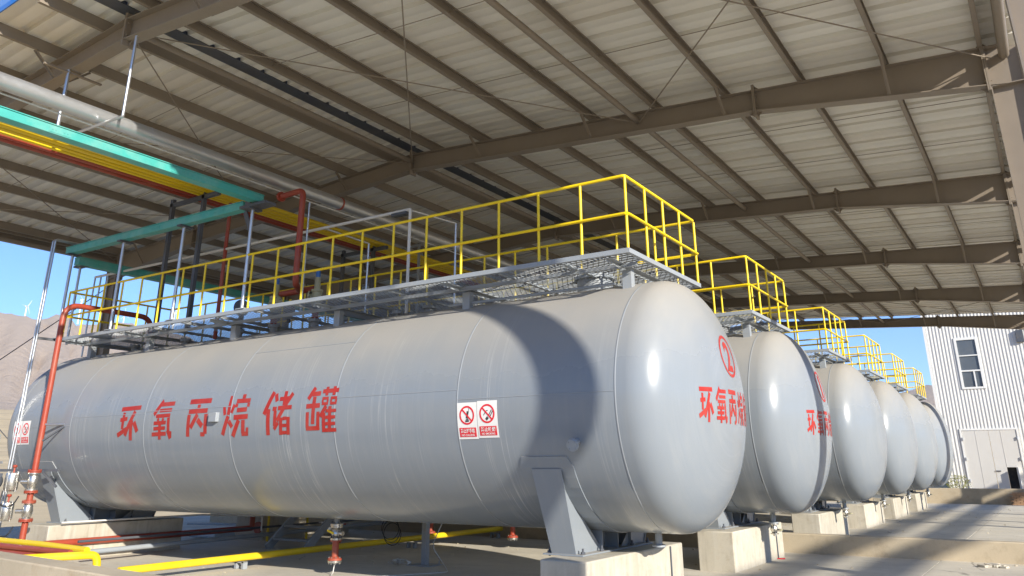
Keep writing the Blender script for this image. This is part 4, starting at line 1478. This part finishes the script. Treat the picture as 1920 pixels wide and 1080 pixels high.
# yellow and red pipe bundle below the roof
for i, (x, z, r_, mat, lb) in enumerate((
        (-13.62, 7.09, 0.048, 'ypipe', 'rightmost yellow pipe of the overhead bundle'), (-13.80, 7.09, 0.048, 'ypipe', 'second yellow pipe from the right in the overhead bundle'),
        (-13.95, 7.075, 0.035, 'ypipe', 'third and thinner yellow pipe of the overhead bundle'), (-14.10, 7.075, 0.035, 'ypipe', 'leftmost yellow pipe of the overhead bundle'),
        (-14.26, 7.09, 0.048, 'red', 'upper red pipe beside the yellow ones in the overhead bundle'), (-14.44, 7.09, 0.052, 'red', 'outer red pipe at the left of the overhead bundle'))):
    tag(MB().tube([(x, -1, z), (x, 40, z)], r_, 12).build('overhead_pipe', mat), lb, 'pipe', 'overhead bundle of yellow and red pipes')
for y, nm in ((9.6, 'nearest'), (14.75, 'second'), (20.7, 'third'), (25.9, 'fourth')):
    t = thing('bundle_trestle', 'dark steel trestle carrying the pipe bundle above the %s tank' % nm, 'trestle', (-14.4, y, 4.2), 'dark trestles under the overhead pipes')
    for x in (-13.93, -15.0):
        MB().box(x - 0.04, y - 0.04, 4.2, x + 0.04, y + 0.04, 7.12).build('leg', 'dgrey', t)
    MB().bar((-15.06, y, 6.99), (-13.45, y, 6.99), 0.08, 0.08).build('beam', 'dgrey', t)
# hangers at the first frame
t = thing('pipe_hanger', 'bright steel hanger with a bent arm holding the aluminium pipe under the front rafter', 'hanger', (-11.05, 6, 8.1))
MB().tube([(-11.05, 6.02, 8.14), (-11.05, 6.02, 6.74), (-12.45, 6.02, 6.78)], 0.024, 10, 0.03).build('rod', 'galv', t)
t = thing('pipe_hanger', 'bright steel hanger dropping from the front rafter to the pipe bundle', 'hanger', (-13.0, 6, 8.1))
MB().tube([(-13.0, 6.02, 8.10), (-13.0, 6.02, 6.9)], 0.03, 10).build('rod', 'galv', t)
MB().bar((-13.0, 5.6, 8.06), (-13.0, 6.6, 8.06), 0.05, 0.03).build('bracket', 'steel', t)
t = thing('aluminium_pipe', 'big pale aluminium clad pipe running back under the roof', 'pipe', (-11.78, -2, 6.95))
MB().tube([(-11.78, -2.0, 6.93), (-11.78, 38.0, 6.93)], 0.125, 24).build('cladding', 'alu', t)
for y in (6.9, 9.0, 11.2, 13.9, 16.2, 18.4):
    MB().lathe((-11.78, y, 6.93), (0, 1, 0), [(0, 0.126), (0.002, 0.129), (0.03, 0.129), (0.032, 0.126)], 24).build('cladding_band', 'alu', t)
b_ = MB().lathe((-11.78, 11.35, 6.93), (0, 1, 0), [(0, 0.126), (0.002, 0.137), (0.04, 0.137), (0.042, 0.126)], 24)
b_.build('clamp', 'red', t)
pipe('conduit', 'thin white pipe slung along the underside of the aluminium pipe', [(-11.86, -1, 6.78), (-11.86, 37, 6.78)], 0.014, 'wirewhite', 0, 8, 'conduit')

# red vent riser with safety valves on the nearest tank
t = thing('vent_riser', 'red vent riser with a hooked top between two safety valves', 'pipe', (-11.6, 10.25, 4.1))
MB().tube([(-11.5, 10.22, 4.82), (-11.1, 9.75, 4.82), (-11.1, 9.75, 6.64), (-11.72, 9.75, 6.62)], 0.058, 18, 0.14).build('riser', 'red', t)
MB().tube([(-12.05, 10.25, 4.82), (-11.1, 10.25, 4.82)], 0.06, 16).build('header', 'red', t)
f = MB()
for p in ((-11.70, 9.75, 6.62),):
    f.lathe(p, (-1, 0, 0), [(0, 0.10), (0.03, 0.10), (0.031, 0.085), (0.06, 0.085)], 18)
f.build('flange', 'red', t)
MB().tube([(-11.02, 9.86, 4.25), (-11.02, 9.86, 6.4)], 0.018, 8).build('stay', 'galv', t)
for x, lb in ((-11.0, 'right-hand khaki safety valve with blue cap on the nearest tank'), (-12.13, 'left-hand khaki safety valve with blue cap on the nearest tank')):
    t = thing('safety_valve', lb, 'valve', (x, 10.25, 4.2), 'khaki safety valves beside the red riser')
    m = MB()
    m.lathe((x, 10.2, 4.16), (0, 0, 1), [(0, 0.06), (0.24, 0.06), (0.241, 0.115), (0.275, 0.115)], 18)
    m.build('inlet', 'red', t)
    v = MB()
    v.lathe((x, 10.2, 4.44), (0, 0, 1), [(0, 0.115), (0.03, 0.115), (0.031, 0.08), (0.08, 0.095), (0.28, 0.10), (0.29, 0.115), (0.33, 0.115), (0.331, 0.06), (0.55, 0.055), (0.57, 0.045)], 20)
    sg = -1 if x > -11.5 else 1
    v.lathe((x, 10.2, 4.62), (sg * 0.8, -0.6, 0), [(0, 0.07), (0.12, 0.07), (0.121, 0.13), (0.15, 0.13)], 20)
    v.build('body', 'khaki', t)
    bo = MB()
    dr = Vector((sg * 0.8, -0.6, 0)).normalized()
    a_ = dr.cross(Vector((0, 0, 1)))
    for k in range(8):
        q2 = Vector((x, 10.2, 4.62)) + (a_ * math.cos(k * PI / 4) + Vector((0, 0, 1)) * math.sin(k * PI / 4)) * 0.105
        bo.cyl(q2 + dr * 0.11, q2 + dr * 0.158, 0.011, 6)
    bo.build('bolt', 'dgrey', t)
    MB().lathe((x, 10.2, 5.005), (0, 0, 1), [(0, 0.045), (0.12, 0.045), (0.14, 0.03)], 14).build('cap', 'blue', t)
# round level instrument and small grey valve on the crown
t = thing('level_gauge', 'dark grey flanged gauge on the nearest tank, left of the safety valves', 'gauge', (-13.1, 10.2, 4.2))
m = MB()
m.lathe((-13.1, 10.2, 4.18), (0, 0, 1), [(0, 0.05), (0.2, 0.05), (0.201, 0.12), (0.23, 0.12), (0.231, 0.05), (0.55, 0.05), (0.551, 0.13), (0.585, 0.13)], 18)
m.lathe((-13.1, 10.2, 4.62), (0.75, -0.66, 0), [(0, 0.11), (0.12, 0.15), (0.24, 0.15), (0.241, 0.08), (0.32, 0.08), (0.321, 0.14), (0.35, 0.14)], 20)
m.build('body', 'dgrey', t)
t = thing('globe_valve', 'small blue grey valve with a brass knob below the red header', 'valve', (-11.45, 10.0, 4.2))
m = MB()
m.lathe((-11.42, 9.95, 4.16), (0, 0, 1), [(0, 0.035), (0.16, 0.035), (0.17, 0.09), (0.3, 0.10), (0.36, 0.05)], 14)
m.lathe((-11.52, 9.95, 4.40), (1, 0, 0), [(0, 0.05), (0.03, 0.08), (0.17, 0.08), (0.2, 0.05)], 14)
m.build('body', 'dgrey', t)
MB().lathe((-11.42, 9.95, 4.53), (0, 0, 1), [(0, 0.025), (0.05, 0.03), (0.07, 0.015)], 10).build('knob', 'ypipe', t)
# thin red vertical and conduits
pipe('red_pipe', 'thin red drop pipe from the overhead bundle to the nearest tank', [(-13.85, 10.2, 4.1), (-13.85, 10.2, 7.0)], 0.04, 'red')
t = thing('conduit', 'white conduit running along above the walkway with branches dropping to the nearest tank', 'conduit', (-8.8, 10.2, 4.1))
MB().tube([(-8.80, 10.2, 4.1), (-8.80, 10.2, 5.96), (-18.7, 10.2, 6.0)], 0.028, 10, 0.02).build('tube', 'wirewhite', t)
MB().tube([(-8.8, 10.23, 5.95), (-8.62, 11.3, 5.95), (-8.62, 11.3, 4.1)], 0.02, 10, 0.02).build('tube', 'galv', t)
MB().tube([(-10.95, 10.2, 5.97), (-10.95, 11.45, 5.95), (-10.95, 11.45, 4.1)], 0.02, 10, 0.02).build('tube', 'galv', t)
MB().tube([(-18.7, 10.2, 6.0), (-18.7, 10.2, 4.1)], 0.02, 10, 0.02).build('tube', 'galv', t)
MB().tube([(-18.45, 10.2, 6.0), (-18.45, 10.2, 4.1)], 0.02, 10, 0.02).build('tube', 'galv', t)
MB().tube([(-18.15, 10.2, 6.0), (-18.15, 10.2, 4.1)], 0.02, 10, 0.02).build('tube', 'galv', t)
MB().box(-9.2, 10.14, 5.88, -8.86, 10.26, 5.93).build('clip', 'dgrey', t)
pipe('conduit', 'grey gooseneck pipe with two arms seen behind the nearest railing', [(-13.1, 15.6, 4.3), (-13.1, 15.6, 7.2), (-14.9, 15.6, 7.0)], 0.04, 'grey', 0.03, 10, 'conduit')
pipe('conduit', 'thin arched grey pipe low behind the nearest walkway', [(-13.2, 13.6, 4.2), (-13.2, 13.6, 4.75), (-12.7, 13.6, 4.75)], 0.018, 'wirewhite', 0.3, 8, 'conduit')
for x, y, lb in ((-9.6, TY[1], 'khaki safety valve with blue cap on the second tank, left of centre'),):
    pass

# ------------------------------------------------------------------ warehouse beyond
wh = thing('warehouse', 'tall white ribbed metal warehouse beyond the last tank', 'warehouse', (4, 70, 0))
BX0, BX1, BY, BH = -5.95, 22.0, 60.0, 14.0
WX0, WX1, WZ0, WZ1 = -4.22, -3.02, 6.33, 9.45
DX0, DX1, DZ1 = -4.80, -1.78, 3.72
m = MB()
pr = [(0, 0), (0.09, 0), (0.115, -0.026), (0.175, -0.026), (0.20, 0)]
x = BX0


def wall_strip(xa, xb, dya, dyb):
    zz = [(0.0, BH)]
    mid = (xa + xb) / 2
    if WX0 < mid < WX1:
        zz = [(0.0, WZ0), (WZ1, BH)]
    if DX0 < mid < DX1:
        zz = [(DZ1, WZ0), (WZ1, BH)] if WX0 < mid < WX1 else [(DZ1, BH)]
    for za, zb in zz:
        m.add([(xa, BY + dya, za), (xb, BY + dyb, za), (xb, BY + dyb, zb), (xa, BY + dya, zb)], [(0, 1, 2, 3)], False)


while x < BX1 - 0.19:
    for (a, da), (b_, db) in zip(pr, pr[1:]):
        wall_strip(x + a, x + b_, da, db)
    x += 0.2
m.add([(BX0, BY, 0), (BX0, BY + 30, 0), (BX0, BY + 30, BH), (BX0, BY, BH)], [(3, 2, 1, 0)], False)
m.build('wall', 'cladding', wh, 10)
MB().box(BX0 - 0.06, BY - 0.05, 0, BX0 + 0.10, BY + 0.1, BH).build('corner_trim', 'white', wh)
MB().box(BX0 - 0.2, BY - 0.1, BH, BX1, BY + 30, BH + 0.15).build('roof', 'sheetblue', wh)
fr = MB()
for za, zb in ((WZ0 - 0.06, WZ0 + 0.06), (WZ1 - 0.06, WZ1 + 0.10), (WZ0 + 1.04, WZ0 + 1.13), (WZ0 + 2.02, WZ0 + 2.09)):
    fr.box(WX0 - 0.08, BY - 0.07, za, WX1 + 0.08, BY + 0.02, zb)
for xa in (WX0 - 0.08, WX1 - 0.06):
    fr.box(xa, BY - 0.075, WZ0 - 0.06, xa + 0.14, BY + 0.02, WZ1 + 0.06)
fr.box(WX0 + 0.72, BY - 0.065, WZ0, WX0 + 0.80, BY + 0.02, WZ0 + 1.04)
fo = fr.build('window_frame', 'white', wh)
for xa, xb, za, zb in ((WX0 + .06, WX1 - .06, WZ0 + 1.13, WZ0 + 2.02), (WX0 + .06, WX1 - .06, WZ0 + 2.09, WZ1 - .06), (WX0 + .06, WX0 + .72, WZ0 + .06, WZ0 + 1.04), (WX0 + .80, WX1 - .06, WZ0 + .06, WZ0 + 1.04)):
    MB().box(xa, BY + 0.0, za, xb, BY + 0.03, zb).build('pane', 'glass', fo)
gf = MB()
gf.box(DX0 - 0.10, BY - 0.08, 0, DX0, BY + 0.05, DZ1 + 0.1)
gf.box(DX1, BY - 0.08, 0, DX1 + 0.10, BY + 0.05, DZ1 + 0.1)
gf.box(DX0, BY - 0.08, DZ1, DX1, BY + 0.05, DZ1 + 0.1)
gf.build('gate_frame', 'white', wh)
dm = (DX0 + DX1) / 2 - 0.02
lf = MB().box(DX0 + 0.02, BY - 0.04, 0.05, dm - 0.02, BY + 0.02, DZ1 - 0.03).build('gate_leaf', 'door', wh)
MB().box(DX0 + 0.75, BY - 0.052, 0.05, DX0 + 0.765, BY - 0.04, DZ1 - 0.05).build('seam_strip', 'door', lf)
WK0, WK1, WKT = -2.68, -2.16, 1.5
r_ = MB()
r_.box(dm + 0.02, BY - 0.04, 0.05, WK0, BY + 0.02, DZ1 - 0.03)
r_.box(WK1, BY - 0.04, 0.05, DX1 - 0.02, BY + 0.02, DZ1 - 0.03)
r_.box(WK0, BY - 0.04, WKT, WK1, BY + 0.02, DZ1 - 0.03)
lr = r_.build('gate_leaf', 'door', wh)
MB().box(-2.66, BY - 0.052, WKT + 0.05, -2.645, BY - 0.04, DZ1 - 0.05).build('seam_strip', 'door', lr)
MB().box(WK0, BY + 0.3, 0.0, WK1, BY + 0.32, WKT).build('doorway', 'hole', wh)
MB().bar((WK1, BY - 0.05, WKT / 2), (WK1 + 0.12, BY - 0.52, WKT / 2), 0.03, WKT).build('wicket_door', 'white', wh)
for z in (0.7, 2.0, 3.2):
    for xx in (DX0 + 0.02, DX1 - 0.02):
        MB().cyl((xx, BY - 0.09, z - 0.09), (xx, BY - 0.09, z + 0.09), 0.05, 10).build('hinge', 'galv', wh)
MB().box(dm + 0.02, BY - 0.09, 1.25, dm + 0.3, BY - 0.05, 1.31).build('latch', 'dgrey', wh)
MB().box(-0.75, BY - 0.22, 9.0, -0.35, BY - 0.04, 9.75).build('wall_lamp', 'dgrey', wh)

# dry shrub behind the far bund wall
sh = thing('shrub', 'yellowing dry shrub behind the far bund wall, beside the last tank', 'shrub', (-4.3, 47, 0))
m = MB()
for k in range(900):
    a, rr_, zz = rp.uniform(0, 6.28), rp.uniform(0, 1) ** 0.6, rp.uniform(0.05, 1)
    c = Vector((-4.4 + 0.9 * rr_ * math.cos(a) * (1.15 - zz * .6), 47 + 0.8 * rr_ * math.sin(a), zz * 1.15))
    u_ = Vector((rp.uniform(-1, 1), rp.uniform(-1, 1), rp.uniform(-.3, 1))).normalized() * rp.uniform(.04, .1)
    v_ = u_.cross(Vector((rp.uniform(-1, 1), rp.uniform(-1, 1), rp.uniform(-1, 1)))).normalized() * 0.025
    m.add([c - v_, c + u_ * .5 - v_ * .2, c + u_, c + v_], [(0, 1, 2, 3)], False)
m.build('foliage', 'leaf', sh)
st = MB()
for k in range(12):
    a = k * .52
    st.tube([(-4.4, 47, 0), (-4.4 + .25 * math.cos(a), 47 + .2 * math.sin(a), .5), (-4.4 + .6 * math.cos(a), 47 + .5 * math.sin(a), .95)], 0.012, 5)
st.build('stem', 'leaf', sh)

# ------------------------------------------------------------------ unseen pipe bridge, added beside the canopy to throw the long stripe of shade
br = thing('unseen_pipe_bridge', 'unseen raised pipe bridge added alongside the canopy to cast floor stripes', 'pipe bridge', (12.2, 20, 0))
bx, bz = 11.9, 6.5
for z in (bz - 0.42, bz + 0.42):
    MB().box(bx - 0.1, 4, z - 0.06, bx + 0.1, 62, z + 0.06).build('chord', 'grey', br)
for i, z in enumerate((bz - 0.29, bz - 0.12, bz + 0.29)):  # pipes spaced to leave a lit line in the cast stripe
    MB().tube([(bx + 0.2, 3, z), (bx + 0.2, 63, z)], 0.11, 14).build('pipe', 'alu', br)
for y in (5, 24, 43, 61):
    MB().box(bx - 0.12, y - 0.1, 0, bx + 0.12, y + 0.1, bz - 0.5).build('trestle_leg', 'grey', br)

# ------------------------------------------------------------------ air
hm = bpy.data.materials.new('haze_air')
hm.use_nodes = True
ht = hm.node_tree
ht.nodes.remove(ht.nodes['Principled BSDF'])
pv = ht.nodes.new('ShaderNodeVolumePrincipled')
pv.inputs['Color'].default_value = (0.86, 0.87, 0.92, 1)
pv.inputs['Density'].default_value = 0.00009
pv.inputs['Anisotropy'].default_value = 0.1
ht.links.new(pv.outputs[0], ht.nodes['Material Output'].inputs['Volume'])
MT['haze'] = hm
tag(MB().box(-5300, -5300, -2.0, 5300, 5300, 520).build('haze', 'haze'), kind='stuff')

# ------------------------------------------------------------------ far things on the hills
def polar(az, el, r):
    return Vector((r * math.sin(RAD(az)), r * math.cos(RAD(az)), 1.65 + r * math.tan(RAD(el))))


for i, (az, el, lb) in enumerate(((-64.87, 9.36, 'leftmost white wind turbine on the ridge, seen left of the conduits'), (-61.94, 10.03, 'second white wind turbine from the left, behind the walkway railing'),
                                  (-59.34, 9.27, 'third white wind turbine from the left on the rocky ridge'), (-56.33, 9.73, 'rightmost white wind turbine on the rocky ridge'))):
    r_ = 2250
    p = polar(az, el, r_)
    t = thing('wind_turbine', lb, 'wind turbine', (p.x, p.y, p.z - 60), 'wind turbines on the ridge')
    MB().lathe((p.x, p.y, p.z - 60), (0, 0, 1), [(0, 2.2), (60, 1.5)], 12).build('tower', 'white', t)
    f = Vector((-p.x, -p.y, 0)).normalized()
    f = (Matrix.Rotation(RAD(50), 3, 'Z') @ f)
    MB().bar(p - f * 3.5 + Vector((0, 0, 1)), p + f * 2.5 + Vector((0, 0, 1)), 2.6, 2.6).build('nacelle', 'white', t)
    sd_ = f.cross(Vector((0, 0, 1)))
    hub = p + f * 3.4 + Vector((0, 0, 1))
    for k in range(3):
        a = i * 0.7 + k * 2 * PI / 3
        dv = sd_ * math.cos(a) + Vector((0, 0, 1)) * math.sin(a)
        MB().lathe(hub, dv, [(0, 0.5), (3, 0.8), (19, 0.25)], 6).build('blade', 'white', t)
for i, (az, w_) in enumerate(((-66.1, 3), (-65.6, 4))):
    r_ = 560
    h0 = HEIGHT(az, r_)
    p = Vector((r_ * math.sin(RAD(az)), r_ * math.cos(RAD(az)), h0))
    t = thing('shed', ('tiny white shed with a red roof below the hills, at the very left edge', 'tiny white shed with a red roof below the hills, nearest the tank')[i], 'shed', p, 'row of sheds at the foot of the hills')
    MB().box(p.x - 1.5, p.y - w_ / 2, p.z - 1, p.x + 1.5, p.y + w_ / 2, p.z + 1.0).build('wall', 'white', t)
    MB().prism([(-1.9, 0), (1.9, 0), (0, 0.7)], (p.x, p.y + w_ / 2 + .3, p.z + 1.02), (1, 0, 0), (0, 0, 1), w_ + .6).build('roof', 'rooftile', t)
